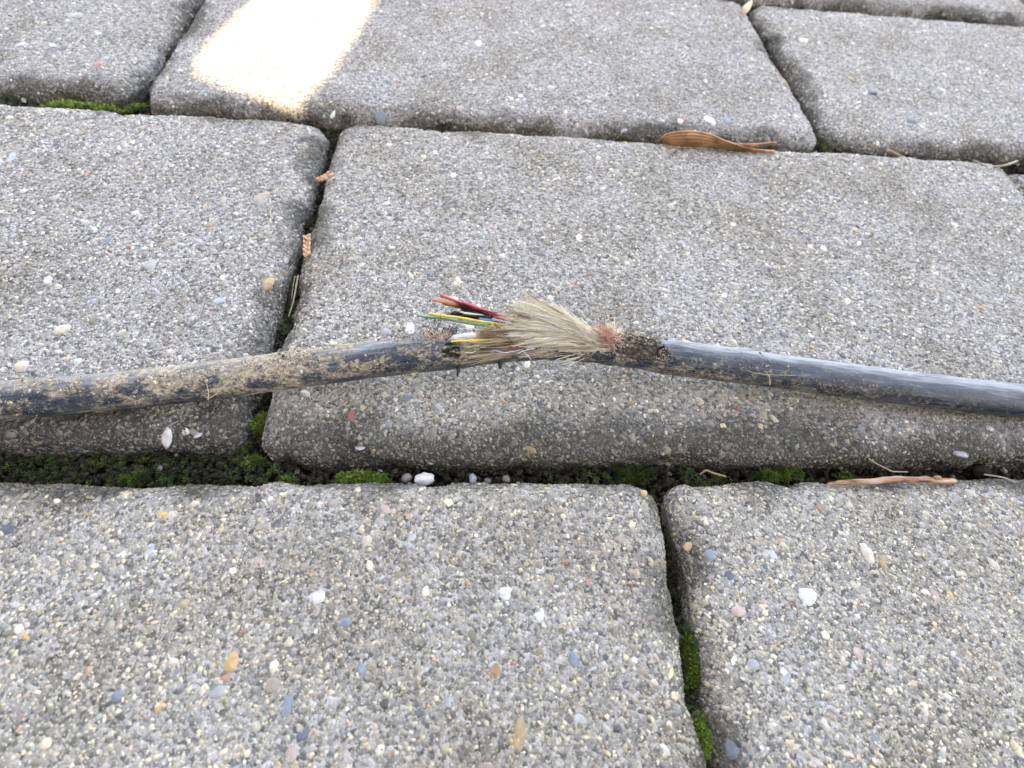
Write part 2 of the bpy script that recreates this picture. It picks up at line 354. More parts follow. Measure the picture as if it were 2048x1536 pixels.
# distinct pebbles set in the concrete: px, py, width, height, colour
PC = dict(orange=(.52, .35, .16), tan=(.38, .27, .15), white=(.60, .59, .57), cream=(.55, .49, .39), pink=(.45, .35, .30), red=(.30, .12, .09), slate=(.10, .11, .13),
          blue=(.20, .225, .26), paleblue=(.42, .45, .48), grey=(.36, .36, .36), taupe=(.34, .29, .23), brown=(.30, .19, .10), olive=(.20, .19, .13), yellow=(.55, .46, .22), rose=(.38, .22, .18))
PEB = {0: [(463, 1323, 29, 40, 'orange'), (450, 1357, 21, 14, 'rose'), (1040, 1467, 32, 58, 'tan'), (990, 1346, 22, 30, 'brown'), (118, 1082, 42, 13, 'brown'), (14, 1063, 30, 22, 'slate'),
           (632, 1193, 40, 32, 'white'), (302, 1100, 30, 24, 'paleblue'), (518, 1122, 20, 26, 'pink'), (340, 1036, 26, 26, 'cream'), (733, 1083, 26, 26, 'cream'), (769, 1022, 24, 20, 'pink'),
           (525, 1048, 18, 30, 'grey'), (552, 1050, 20, 26, 'slate'), (318, 1412, 14, 18, 'orange'), (545, 1370, 38, 26, 'taupe'), (572, 1416, 26, 42, 'blue'), (437, 1384, 42, 22, 'grey'),
           (722, 1336, 18, 28, 'blue'), (605, 1470, 22, 22, 'slate'), (1148, 1320, 18, 28, 'blue'), (1012, 1185, 28, 30, 'white'), (905, 1155, 18, 16, 'pink'), (582, 1507, 26, 36, 'pink'),
           (1255, 1372, 28, 22, 'slate'), (1248, 1077, 40, 26, 'taupe'), (1205, 1044, 14, 14, 'orange'), (235, 1392, 26, 20, 'blue'), (135, 1352, 30, 24, 'grey'), (42, 1437, 16, 18, 'rose'),
           (360, 1076, 12, 12, 'rose'), (230, 1077, 14, 12, 'rose'), (820, 1080, 22, 30, 'paleblue'), (900, 1400, 20, 24, 'grey'), (690, 1245, 24, 18, 'blue'), (840, 1425, 30, 22, 'slate'),
           (180, 1245, 24, 20, 'grey'), (1080, 1140, 22, 26, 'white'), (1075, 1230, 28, 34, 'white'), (60, 1200, 22, 20, 'paleblue'), (760, 1500, 22, 26, 'cream'), (945, 1270, 18, 20, 'olive'),
           (1180, 1165, 20, 16, 'rose'), (640, 1008, 12, 12, 'white'), (540, 998, 12, 10, 'white'), (1160, 1440, 30, 24, 'grey'), (300, 1260, 22, 20, 'taupe')],
       1: [(1617, 1190, 46, 38, 'white'), (1735, 1104, 26, 38, 'cream'), (1768, 1128, 18, 24, 'tan'), (1545, 1108, 18, 26, 'paleblue'), (1870, 1196, 28, 22, 'pink'), (1903, 1193, 20, 18, 'orange'),
           (1920, 1326, 28, 24, 'paleblue'), (1660, 1515, 24, 22, 'white'), (1376, 1093, 14, 20, 'tan'), (1720, 1306, 32, 24, 'pink'), (1460, 1150, 22, 20, 'slate'), (1420, 1110, 24, 22, 'blue'),
           (1478, 1222, 28, 20, 'pink'), (1800, 1255, 24, 20, 'grey'), (1850, 1420, 26, 22, 'cream'), (1570, 1355, 24, 28, 'grey'), (1465, 1500, 30, 32, 'slate'), (1990, 1130, 18, 20, 'cream'),
           (1640, 1015, 16, 12, 'rose'), (1560, 1080, 12, 14, 'tan'), (1930, 1480, 28, 24, 'taupe'), (1750, 1480, 24, 22, 'blue'), (1505, 1330, 26, 22, 'grey')],
       2: [(333, 876, 24, 30, 'white'), (372, 862, 18, 12, 'white'), (395, 870, 17, 15, 'white'), (125, 656, 27, 22, 'cream'), (525, 391, 27, 30, 'taupe'), (30, 315, 32, 18, 'paleblue'),
           (535, 565, 24, 24, 'tan'), (540, 480, 24, 14, 'taupe'), (357, 579, 22, 15, 'olive'), (40, 732, 30, 20, 'cream'), (420, 451, 20, 12, 'brown'), (302, 528, 30, 18, 'grey'),
           (240, 328, 24, 14, 'taupe'), (440, 600, 22, 16, 'paleblue'), (215, 480, 24, 14, 'blue'), (95, 560, 20, 14, 'white'), (185, 640, 18, 14, 'olive'), (105, 265, 24, 14, 'taupe')],
       3: [(915, 562, 20, 18, 'cream'), (819, 660, 22, 26, 'white'), (703, 830, 16, 20, 'red'), (1183, 821, 18, 14, 'cream'), (1265, 803, 20, 13, 'brown'), (1060, 900, 28, 14, 'brown'),
           (1475, 821, 12, 17, 'red'), (1528, 826, 16, 14, 'orange'), (1447, 853, 15, 13, 'yellow'), (1523, 852, 14, 13, 'yellow'), (1558, 796, 38, 22, 'slate'), (1080, 806, 14, 20, 'slate'),
           (878, 815, 16, 18, 'paleblue'), (1048, 825, 22, 18, 'pink'), (1145, 572, 24, 16, 'rose'), (1919, 906, 32, 18, 'grey'), (1190, 378, 18, 14, 'pink'), (1445, 518, 22, 14, 'pink'),
           (1285, 862, 14, 14, 'slate'), (720, 895, 20, 14, 'grey'), (905, 598, 26, 16, 'cream'), (1010, 388, 20, 11, 'blue'), (1605, 515, 14, 9, 'rose'), (860, 545, 16, 10, 'blue'),
           (1870, 745, 34, 18, 'olive'), (815, 795, 30, 20, 'blue'), (775, 848, 20, 16, 'blue'), (1330, 900, 24, 14, 'olive'), (940, 655, 20, 14, 'white'), (905, 640, 20, 14, 'paleblue'), (723, 272, 18, 12, 'slate')],
       5: [(125, 96, 14, 9, 'slate'), (195, 128, 26, 10, 'rose'), (55, 85, 42, 18, 'white'), (150, 30, 26, 12, 'grey')],
       6: [(390, 141, 17, 13, 'orange'), (480, 150, 30, 9, 'tan'), (750, 191, 18, 14, 'slate'), (955, 85, 18, 11, 'white'), (1416, 237, 24, 22, 'white'), (1455, 240, 24, 16, 'blue'),
           (1362, 241, 18, 12, 'cream'), (760, 235, 24, 13, 'blue'), (1100, 175, 22, 10, 'grey'), (1365, 122, 14, 9, 'rose')],
       7: [(1608, 80, 24, 12, 'cream'), (1740, 181, 28, 15, 'slate'), (1822, 241, 26, 11, 'slate'), (1700, 156, 16, 9, 'tan'), (1770, 137, 10, 8, 'red'), (1885, 180, 24, 10, 'grey')]}
def ico(sub):
    import bmesh
    bm = bmesh.new(); bmesh.ops.create_icosphere(bm, subdivisions=sub, radius=1)
    v = np.array([x.co[:] for x in bm.verts]); f = np.array([[x.index for x in fa.verts] for fa in bm.faces]); bm.free(); return v, f
IV, IF = ico(2); IV3, IF3 = ico(3)
peb_mesh = []
for s in range(7):
    v = IV * (1 + .32 * vnoise(IV * 1.3 + s * 5, s)[:, None]); v[:, 2] = np.clip(v[:, 2], -.8, .78 - .1 * (s % 3))
    me_o = mesh_np('pebble_shape', v, [IF], M_PEBBLE); peb_mesh.append(me_o.data); bpy.data.objects.remove(me_o)
def pebble(px, py, w, h, col, parent, z=0.0, proud=0.22, name='pebble'):
    rect = parent.get('rect'); slope = 0.0
    if rect is not None:
        h0 = z
        for _ in range(8):
            q = P(px, py, z)[:2]; df = min(q[1] - rect[2], EDGE_H); df = max(df, 2e-4)
            u = 1 - df / EDGE_H; z = .5 * z + .5 * (h0 - EDGE_V * (1 - math.sqrt(max(1 - u * u, 0))))
        slope = math.atan2(EDGE_V * u, EDGE_H * math.sqrt(max(1 - u * u, .04))) if u > 0 else 0
    k = depth_mm(px, py, z) * 1000; c = P(px, py, z)
    sl = (CAM_H - z) / np.linalg.norm(c - np.array([0, 0, CAM_H]))       # foreshortening of the ground there
    o = bpy.data.objects.new(name, peb_mesh[rng.integers(7)]); link(o, parent)
    rx, ry = w / k / 2, h / k / 2 / max(sl, .4); rz = min(rx, ry) * .5
    proud = proud + .35 * min(slope, 1)
    o.location = (c[0], c[1], z - rz * .78 + rz * proud * 1.2); o.rotation_euler = (rng.normal(0, .08) + slope, rng.normal(0, .08), rng.normal(0, .25) + math.pi * rng.integers(2))
    o.scale = (rx, ry, rz); cc = np.array(PC[col]) * rng.uniform(.9, 1.1); o.color = (*cc, 1)
    return o

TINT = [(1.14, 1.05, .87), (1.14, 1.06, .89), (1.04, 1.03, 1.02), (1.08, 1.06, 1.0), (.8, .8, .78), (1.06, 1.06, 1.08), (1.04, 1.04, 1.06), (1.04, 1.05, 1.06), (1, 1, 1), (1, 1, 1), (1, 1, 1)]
# pale lime smears on the stone: px, py, radius, strength
STAIN = [(960, 772, .006, .6), (668, 640, .006, .55), (1010, 1195, .004, .5), (1075, 1225, .004, .5), (640, 1010, .005, .25), (1250, 520, .02, .22), (900, 470, .016, .18), (300, 520, .02, .16), (1600, 1080, .012, .25)]
for k, (x0, x1, y0, y1, h, row) in enumerate(NEAR):
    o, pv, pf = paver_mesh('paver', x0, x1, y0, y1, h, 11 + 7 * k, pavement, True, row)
    q = pv[pf]; ar = 0.5 * np.linalg.norm(np.cross(q[:, 2] - q[:, 0], q[:, 3] - q[:, 1]), axis=1)
    ctr = q.mean(1); pix, dep = px_of(ctr)
    inv = (dep > .015) & (pix[:, 0] > -1950) & (pix[:, 0] < 4000) & (pix[:, 1] > -900) & (pix[:, 1] < 3400) & (ctr[:, 2] > -.012)
    if inv.sum() == 0: continue                           # stones only where the photograph and a step beside it look
    out_px = np.maximum(np.maximum(-60 - pix[:, 0], pix[:, 0] - 2108), np.maximum(-30 - pix[:, 1], pix[:, 1] - 1590))
    for lay, (dens, lo, hi, sink) in enumerate(((.92e6, .00024, .00049, 0), (3.0e6, .00012, .00029, 0), (.03e6, .0005, .00105, .0))):
        kk = FPX / np.maximum(dep, .01) / 1e4                      # fewer of them where they shrink to a pixel
        w = np.where(inv, ar * np.clip(1 - out_px / (330, 170, 1500)[lay], 0, 1) ** 2 * np.clip(kk ** (1.0, 1.6, 0)[lay], .3, 1), 0)
        if row == 'A': lo, hi, dens = lo * .86, hi * .84, dens * 1.3
        n = int(w.sum() * dens)
        if n < 1: continue
        r = np.random.default_rng(100 * k + lay)
        fi = r.choice(len(w), n, p=w / max(w.sum(), 1e-20)); a, b = r.random(n)[:, None], r.random(n)[:, None]
        Q = q[fi]; pos = (Q[:, 0] * (1 - a) + Q[:, 1] * a) * (1 - b) + (Q[:, 3] * (1 - a) + Q[:, 2] * a) * b
        nor = np.cross(Q[:, 2] - Q[:, 0], Q[:, 3] - Q[:, 1]); nor /= np.linalg.norm(nor, axis=1, keepdims=True) + 1e-15
        nor *= np.where((nor[:, 2:3] < -.01), -1, 1)
        rad = lo + (hi - lo) * r.random(n) ** 1.4
        flat = (r.uniform(.28, .6, n), r.uniform(.4, 1.0, n), r.uniform(.16, .34, n))[lay]
        ci = r.choice(len(PAL), n, p=PALW); c = PAL[ci] * r.uniform(.62, 1.38, (n, 1)) * (1 + r.normal(0, .03, (n, 3)))
        if lay == 1: c = .55 * c + .45 * np.array([.40, .385, .35]) * r.uniform(.45, 1.45, (n, 1))
        # soiling along the edges of the block (brown, with its own ragged outline)
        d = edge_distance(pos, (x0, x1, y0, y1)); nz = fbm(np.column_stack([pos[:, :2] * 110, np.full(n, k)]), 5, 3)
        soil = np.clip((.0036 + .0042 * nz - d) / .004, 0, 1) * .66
        df = pos[:, 1] - y0 / 1000; edge_dark = np.clip((FRONT_BAND[row][0] - .001 + .0040 * nz - df) / .0065, 0, 1) * FRONT_BAND[row][1] * .86  # grains darker towards the front edge
        soil = np.maximum(soil, edge_dark)
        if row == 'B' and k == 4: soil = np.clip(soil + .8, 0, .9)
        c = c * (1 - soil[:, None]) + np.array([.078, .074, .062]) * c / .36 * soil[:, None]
        c = c * np.array(TINT[k])
        for sx_, sy_, sr_, sa_ in STAIN:
            g_ = np.clip(1 - np.linalg.norm(pos[:, :2] - P(sx_, sy_)[:2], axis=1) / sr_ + .55 * nz, 0, 1) * sa_
            c = c * (1 - g_[:, None]) + np.array([.56, .56, .53]) * r.uniform(.75, 1.15, (n, 1)) * g_[:, None]
        big = fbm(np.column_stack([pos[:, :2] * 18, np.full(n, 3.3 * k)]), 9, 3)
        c *= (1 + .13 * big[:, None])
        rough = np.where(r.random(n) < .12, .25, r.uniform(.5, .85, n))
        v, f, cc = grains(pos, nor, rad, flat, np.clip(c, .01, .85), rough, 1000 * k + lay, *((chip, chip_t) if lay == 1 else ()))
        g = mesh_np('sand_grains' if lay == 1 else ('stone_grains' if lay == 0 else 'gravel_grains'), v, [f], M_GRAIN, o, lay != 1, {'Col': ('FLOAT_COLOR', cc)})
        g['kind'] = 'stuff'
    o['rect'] = (x0 / 1000, x1 / 1000, y0 / 1000, y1 / 1000)
    for pb in PEB.get(k, []): pebble(*pb, o, h / 1000)
    del o['rect']
far_mesh, _, _ = paver_mesh('paver', -100, 100, -50.5, 50.5, 0, 0, pavement, False)
far_me = far_mesh.data; bpy.data.objects.remove(far_mesh)
for (x0, x1, y0, y1) in FAR:
    o = bpy.data.objects.new('paver', far_me); link(o, pavement); o.location = ((x0 + x1) / 2000, (y0 + y1) / 2000, rng.normal(0, .0003))

# ------------------------------------------------------------------ added unseen board screen that shades the paving and shapes the sun patch
def box(name, x0, x1, y0, y1, z0, z1, mat, parent):
    v = np.array([(x, y, z) for z in (z0, z1) for y in (y0, y1) for x in (x0, x1)])
    f = np.array([[0, 2, 3, 1], [4, 5, 7, 6], [0, 1, 5, 4], [2, 6, 7, 3], [0, 4, 6, 2], [1, 3, 7, 5]])
    return mesh_np(name, v, [f], mat, parent, False)
mwood, nt, b = mat_new('screen_board', 0.85, 0.2)
tc = N(nt, 'ShaderNodeTexCoord').outputs['Object']; mp = N(nt, 'ShaderNodeMapping'); mp.inputs['Scale'].default_value = (40, 40, 2.5); nt.links.new(tc, mp.inputs[0])
nn = noise(nt, mp.outputs[0], 1.5, 6, .6); rr = ramp(nt, nn.outputs[0], [(.3, (.10, .075, .05)), (.7, (.26, .21, .16))]); nt.links.new(rr.outputs[0], b.inputs['Base Color']); bump(nt, b, nn.outputs[0], .5, .003)
mbase, nt, b = mat_new('base_concrete', 0.9, 0.2)
tc = N(nt, 'ShaderNodeTexCoord').outputs['Object']; nn = noise(nt, tc, 12, 8, .65); rr = ramp(nt, nn.outputs[0], [(.3, (.22, .21, .2)), (.7, (.36, .35, .33))]); nt.links.new(rr.outputs[0], b.inputs['Base Color']); bump(nt, b, nn.outputs[0], .5, .004)
FL = 0.5
e0, e1 = np.array([-.0900, .1625]), np.array([-.0490, .1408])  # gap ends, set from where the sun patch begins on the paving
fdir = (e1 - e0) / np.linalg.norm(e1 - e0); fmid = (e0 + e1) / 2 + SUN_AZ * FL
shade_screen = empty('added_shade_screen', (fmid[0], fmid[1], -.05), 'unseen board screen added to shade the paving, its gap letting in the sun patch', 'shade_screen')
shade_screen.rotation_euler[2] = math.atan2(fdir[1], fdir[0])
ZB = FL * math.tan(SUN_EL) + .05
gw = np.linalg.norm(e1 - e0) / 2
box('shade_base', -1.6, 1.9, -.05, .0, 0, ZB, mbase, shade_screen)  # solid base added to block the sun below the gap
for s in (-1, 1):
    for k in range(12):
        a = gw + k * .148; bx_ = (a, a + .147) if s > 0 else (-a - .147, -a)
        if k == 0:                                             # board edges beside the gap are shaped to outline the sun patch
            prof = ((0, .012), (.006, .005), (.016, .001), (.03, -.002), (.06, -.004), (.12, -.003), (1.4, 0)) if s < 0 else ((0, -.001), (.012, 0), (.024, .001), (.036, .002), (.05, .006), (.075, .014), (.12, .024), (.2, .03), (1.4, .03))
            hh_ = np.array([p_[0] for p_ in prof]) + ZB + .001; oo = np.array([p_[1] for p_ in prof])
            inn, out_ = s * (gw - oo) if s > 0 else -gw + oo, np.full(len(oo), s * (gw + .147))
            vv = np.concatenate([np.column_stack([xx_, np.full(len(oo), yy_), hh_]) for yy_ in (-.024, -.003) for xx_ in (inn, out_)]); m_ = len(oo)
            ff = [np.array([[a_, a_ + 1, b_ + 1, b_] for a_, b_ in ((q_ + o1, q_ + o2) for q_ in range(m_ - 1))]) for o1, o2 in ((0, m_), (2 * m_, 3 * m_), (0, 2 * m_), (m_, 3 * m_))]
            mesh_np('board', vv, ff + [np.array([[0, m_, 3 * m_, 2 * m_], [m_ - 1, 2 * m_ - 1, 4 * m_ - 1, 3 * m_ - 1]])], mwood, shade_screen, False); continue
        box('board', bx_[0], bx_[1], -.024 + (.002 if k % 2 else 0), -.003, ZB + .001, 1.85 + .01 * (k % 3), mwood, shade_screen)
for s, xx in ((1, .6), (-1, -.6)):
    box('post', xx - .045, xx + .045, -.12, -.052, 0, 1.8, mwood, shade_screen)
for zz in (ZB + .9,):
    box('rail', -1.6, 1.9, -.062 + .012, -.026, zz + .5, zz + .59, mwood, shade_screen)

# ------------------------------------------------------------------ joint soil, grit, moss
RECT = np.array([r[:4] for r in NEAR]) / 1000
def in_joint(p, shrink=.0012):
    ok = np.ones(len(p), bool)
    for x0, x1, y0, y1 in RECT:
        ok &= ~((p[:, 0] > x0 + shrink) & (p[:, 0] < x1 - shrink) & (p[:, 1] > y0 + shrink) & (p[:, 1] < y1 - shrink))
    return ok
r = np.random.default_rng(55)
cand = np.column_stack([r.uniform(-.20, .32, 1500000), r.uniform(-.03, .27, 1500000)])
cand = cand[in_joint(cand)]
pix, dep = px_of(np.column_stack([cand, np.full(len(cand), -.005)]))
cand = cand[(pix[:, 0] > -250) & (pix[:, 0] < 2300) & (pix[:, 1] > -150) & (pix[:, 1] < 1800)]
def joint_z(p):
    """height of the fill in the joint: nearly flush along the wide joint in front, deeper in the narrow ones"""
    front = (p[:, 1] > .030) & (p[:, 1] < .0425)
    vj = (p[:, 0] > .030) & (p[:, 0] < .041) & (p[:, 1] < .031) & (p[:, 1] > .008)
    return np.where(front, -.0062, np.where(vj, -.0078, -.0050)) + .0009 * fbm(np.column_stack([p * 150, np.zeros(len(p))]), 3, 3)
n = min(len(cand), 24000); s = cand[r.choice(len(cand), n, replace=False)]
zz = joint_z(s)
cols = np.array([(.020, .017, .011), (.036, .030, .020), (.014, .014, .009), (.026, .030, .012), (.075, .066, .05)])[r.choice(5, n, p=[.34, .24, .22, .15, .05])] * r.uniform(.7, 1.3, (n, 1))
pos = np.column_stack([s, zz - .0004]); nor = np.tile([0, 0, 1.], (n, 1)) + r.normal(0, .3, (n, 3)); nor /= np.linalg.norm(nor, axis=1, keepdims=True)
v, f, cc = grains(pos, nor, r.uniform(.0002, .00062, n), r.uniform(.6, 1.1, n), cols, np.full(n, .95), 77)
o = mesh_np('joint_soil', v, [f], M_SOIL, None, True, {'Col': ('FLOAT_COLOR', cc)}); tag(o, 'dark crumbly soil filling the joints between the pavers', 'soil', None, 'stuff')
n = 170; s = cand[r.choice(len(cand), n, replace=False)]
pos = np.column_stack([s, joint_z(s) + .0005]); ci = r.choice(len(PAL), n, p=PALW)
v, f, cc = grains(pos, np.tile([0, 0, 1.], (n, 1)), r.uniform(.0003, .0008, n), np.full(n, .8), PAL[ci] * .6, np.full(n, .6), 78)
o = mesh_np('joint_grit', v, [f], M_GRAIN, None, True, {'Col': ('FLOAT_COLOR', cc)}); tag(o, 'pale loose sand grains lying on the soil in the joints', 'grit', None, 'stuff')

def moss_shoots(pts, z, size, cols, seed, lean=None):
    """star shaped shoots of narrow pointed leaves; two triangles a leaf"""
    r = np.random.default_rng(seed); n = len(pts); L = 9
    az = r.uniform(0, 6.283, (n, 1)) + np.arange(L)[None] * 2.4
    el = np.linspace(.15, 1.25, L)[None] + r.normal(0, .12, (n, L))
    ln = size[:, None] * np.linspace(1.0, .7, L)[None] * r.uniform(.75, 1.2, (n, L))
    ht = size[:, None] * np.linspace(0, .7, L)[None]
    base = np.stack([pts[:, 0:1] + 0 * az, pts[:, 1:2] + 0 * az, z[:, None] + ht], -1)
    d = np.stack([np.cos(az) * np.cos(el), np.sin(az) * np.cos(el), np.sin(el)], -1)
    side = np.stack([-np.sin(az), np.cos(az), 0 * az], -1)
    mid = base + d * (ln * .5)[..., None] + np.array([0, 0, 1]) * (ln * .05)[..., None]; tip = base + d * ln[..., None]
    wv = side * (ln * .14)[..., None]
    v = np.stack([base, mid - wv, tip, mid + wv], 2).reshape(-1, 3)
    f = (np.array([[0, 1, 2], [0, 2, 3]])[None] + (np.arange(n * L) * 4)[:, None, None]).reshape(-1, 3)
    c = np.repeat(cols, L * 4, axis=0).reshape(n, L, 4, 3).copy()
    c *= np.linspace(.75, 1.3, L)[None, :, None, None]; c[:, :, 2] *= 1.35
    c = np.column_stack([c.reshape(-1, 3), np.ones(n * L * 4)])
    return v, f, c
# cushions one can point at: px, py, half width px, half height px, shoots, brightness
CUSH = [(520, 848, 17, 20, 46, 1.0, 'bright green moss cushion in the upright joint just below the cable'),
        (500, 912, 18, 10, 26, .8, 'yellow green moss tuft where the upright joint meets the wide front joint'),
        (715, 955, 48, 15, 110, 1.0, 'largest bright green moss cushion in the front joint, left of the white pebble'),
        (575, 958, 16, 10, 26, .9, 'small green moss cushion between the upright joint and the largest front cushion'),
        (252, 950, 26, 12, 50, .62, 'dull green moss cushion in the front joint under the left end of the cable'),
        (1275, 942, 46, 18, 90, .36, 'dark green moss cushion above the gap between the two front pavers'),
        (1545, 945, 22, 9, 34, .9, 'green moss tuft in the front joint midway between dark cushion and twig'),
        (1590, 938, 30, 11, 52, 1.05, 'bright moss tuft in the front joint just left of the tan twig tip'),
        (1710, 948, 16, 8, 26, .95, 'green moss tuft in the front joint behind the left half of the twig'),
        (1378, 1315, 20, 42, 120, .8, 'long green moss cushion in the joint between the two front pavers'),
        (1400, 1470, 17, 30, 90, 1.1, 'bright yellow green moss cushion at the bottom edge between the front pavers'),
        (160, 207, 66, 7, 120, 1.35, 'bright lime moss strip in the joint at the upper left, left of the sunlit patch'),
        (262, 208, 20, 6, 30, 1.15, 'lime moss tuft at the corner where two upper left joints meet'),
        (1250, 277, 16, 6, 22, .9, 'small green moss tuft in the rear joint left of the dry brown leaf'),
        (1650, 292, 12, 12, 22, .8, 'green moss tuft in the corner right of the dry leaf tail')]
for k, (px, py, w, h, ns, br, lab) in enumerate(CUSH):
    c = P(px, py, -.0035); kx = depth_mm(px, py, -.0035) * 1000
    sl = CAM_H / np.linalg.norm(c - np.array([0, 0, CAM_H]))
    r = np.random.default_rng(300 + k); m = ns * 4
    q = r.normal(0, .62, (m * 2, 2)); nq = fbm(np.column_stack([q * 2.2, np.full(len(q), k * 5.)]), 7, 3); q = q[((q ** 2).sum(1) + .9 * nq) < 1.0][:m]
    pts = c[:2] + q * np.array([w / kx, h / kx / sl]) * 1.05
    ok = in_joint(pts, .0042); pts, q = pts[ok], q[ok]
    m = len(pts)
    z = joint_z(pts) + .0001 + .0008 * np.clip(1 - (q ** 2).sum(1), 0, 1) * min(1, w / 30) + r.uniform(-.0002, .0003, m)
    pal = np.array([(.085, .155, .020), (.15, .22, .028), (.035, .065, .014), (.26, .31, .06), (.08, .07, .03)]); cl = pal[r.choice(5, m, p=[.3, .2, .3, .08, .12])] * br * (1.0 if k in (0, 2, 10, 11) else .72) * r.uniform(.6, 1.25, (m, 1))
    v, f, cc = moss_shoots(np.zeros((m, 2)) + pts - c[:2], z - c[2], r.uniform(.0005, .0012, m), cl, 400 + k)
    o = mesh_np('moss_cushion', v, [f], M_MOSS, None, False, {'Col': ('FLOAT_COLOR', cc)}); o.location = c
    tag(o, lab, 'moss', 'moss cushions in the joints')
r = np.random.default_rng(91)
s = cand[r.choice(len(cand), min(len(cand), 14000), replace=False)]
dn = fbm(np.column_stack([s * 60, np.zeros(len(s))]), 44, 3)
pxs, _ = px_of(np.column_stack([s, np.full(len(s), -.004)]))
leftfront = (pxs[:, 1] > 880) & (pxs[:, 0] < 760) & (pxs[:, 1] < 1000)
frontj = (pxs[:, 1] > 880) & (pxs[:, 1] < 1000)
lowj = (pxs[:, 1] > 1230) & (pxs[:, 0] > 1300)
s = s[(dn > .38) | (frontj & (dn > .15)) | (lowj & (dn > -.3)) | (leftfront & (dn > -.5))]; m = len(s)
pal = np.array([(.045, .075, .016), (.07, .12, .02), (.03, .045, .012), (.06, .055, .03)]); cl = pal[r.choice(4, m)] * r.uniform(.35, 1.0, (m, 1))
v, f, cc = moss_shoots(s, joint_z(s) + .0001, r.uniform(.0005, .001, m), cl, 500)
o = mesh_np('moss_film', v, [f], M_MOSS, None, False, {'Col': ('FLOAT_COLOR', cc)}); tag(o, 'low dark olive moss growing all along the joints', 'moss', None, 'stuff')

# ------------------------------------------------------------------ the cable
RC = 0.00345
cpx = [(-260, 838, 0), (-80, 818, 0), (0, 803, 0), (200, 786, .0), (400, 764, .0006), (600, 738, .0018), (800, 712, .0038), (920, 701, .005), (1040, 688, .0058), (1160, 689, .0056),
       (1300, 709, .0044), (1500, 735, .0024), (1700, 762, .0010), (1900, 786, .0002), (2048, 802, 0), (2300, 826, 0), (2500, 842, 0)]
cpts = np.array([P(x, y, RC + .0004 + z) for x, y, z in cpx])
axis = smooth_path(cpts, 420)
lead = np.linspace(1, 0, 60, endpoint=False)[:, None]                # it runs on over the pavement on both sides
e0_ = axis[0] + np.array([-.75, -.14, 0]) * lead + np.array([0, .03, 0]) * np.sin(lead * 5) * lead; e1_ = axis[-1] + np.array([.75, -.10, 0]) * lead + np.array([0, .03, 0]) * np.sin(lead * 4) * lead
axis = np.vstack([e0_, axis, e1_[::-1]]); NS = len(axis)
T = np.gradient(axis, axis=0); T /= np.linalg.norm(T, axis=1, keepdims=True)
NU = np.array([0, 0, 1.]) - T * T[:, 2:3]; NU /= np.linalg.norm(NU, axis=1, keepdims=True)
NB = np.cross(NU, T)                                     # points away from the camera (+y)
axpx, _ = px_of(axis); AX = axpx[:, 0].copy(); AX[:60] = AX[60] - 4000 * lead[:, 0]; AX[-60:] = AX[-61] + 4000 * lead[::-1, 0]                    # photograph column of each ring
along = np.concatenate([[0], np.cumsum(np.linalg.norm(np.diff(axis, axis=0), axis=1))])
TH0 = math.radians(58.7)
def at_col(col, rad=0.0, th=0.0):
    """point at photograph column col, rad metres off the axis at angle th from straight up towards the back"""
    i = np.interp(col, AX, np.arange(NS)); a = int(min(max(math.floor(i), 0), NS - 2)); t = i - a
    L = lambda q: q[a] * (1 - t) + q[a + 1] * t
    return L(axis) + rad * (math.cos(th) * L(NU) + math.sin(th) * L(NB))
cable = empty('cable', tuple(at_col(1024) * np.array([1, 1, 0])), 'broken black cable across the pavers with bare coloured strands and frayed yellow yarn', 'cable')
CLOC = np.array(cable.location)
def cpart(name, v, f, m, smooth=True, attrs=None, label=None, kind=None, parent=None):
    o = mesh_np(name, v - (CLOC if parent is None else CLOC), f, m, parent or cable, smooth, attrs)
    if label: o['label'] = label
    if kind: o['kind'] = kind
    return o
mj, nt, b = mat_new('black_jacket', 0.4, 0.5)
cv = N(nt, 'ShaderNodeAttribute', attribute_name='cvec').outputs['Vector']; dv = N(nt, 'ShaderNodeAttribute', attribute_name='dirt').outputs['Fac']
mp = N(nt, 'ShaderNodeMapping'); mp.inputs['Scale'].default_value = (150, 1700, 1700); nt.links.new(cv, mp.inputs[0])
n1 = noise(nt, mp.outputs[0], 1.0, 6, .65)
mp2 = N(nt, 'ShaderNodeMapping'); mp2.inputs['Scale'].default_value = (560, 800, 800); nt.links.new(cv, mp2.inputs[0])
n2 = noise(nt, mp2.outputs[0], 1.0, 8, .7)
base = ramp(nt, n1.outputs[0], [(.35, (.005, .011, .022)), (.58, (.010, .023, .043)), (.70, (.08, .095, .115))])
du = N(nt, 'ShaderNodeAttribute', attribute_name='dust_sheen').outputs['Fac']
da = N(nt, 'ShaderNodeMath', operation='MULTIPLY_ADD'); nt.links.new(n1.outputs[0], da.inputs[0]); da.inputs[1].default_value = 1.9; sb = N(nt, 'ShaderNodeMath', operation='SUBTRACT'); nt.links.new(du, sb.inputs[0]); sb.inputs[1].default_value = .92; nt.links.new(sb.outputs[0], da.inputs[2])
dr = ramp(nt, da.outputs[0], [(.0, (0, 0, 0)), (.45, (.10, .10, .10)), (.75, (.45, .45, .45)), (1.0, (.85, .85, .85))])
base_d = mix(nt, dr.outputs[0], base.outputs[0], (.33, .35, .37))
n4 = noise(nt, mp2.outputs[0], 3.2, 5, .7)
av = N(nt, 'ShaderNodeMath', operation='MULTIPLY_ADD'); nt.links.new(n4.outputs[0], av.inputs[0]); av.inputs[1].default_value = .9; nt.links.new(dv, av.inputs[2])
sb2 = N(nt, 'ShaderNodeMath', operation='SUBTRACT'); nt.links.new(av.outputs[0], sb2.inputs[0]); sb2.inputs[1].default_value = .45
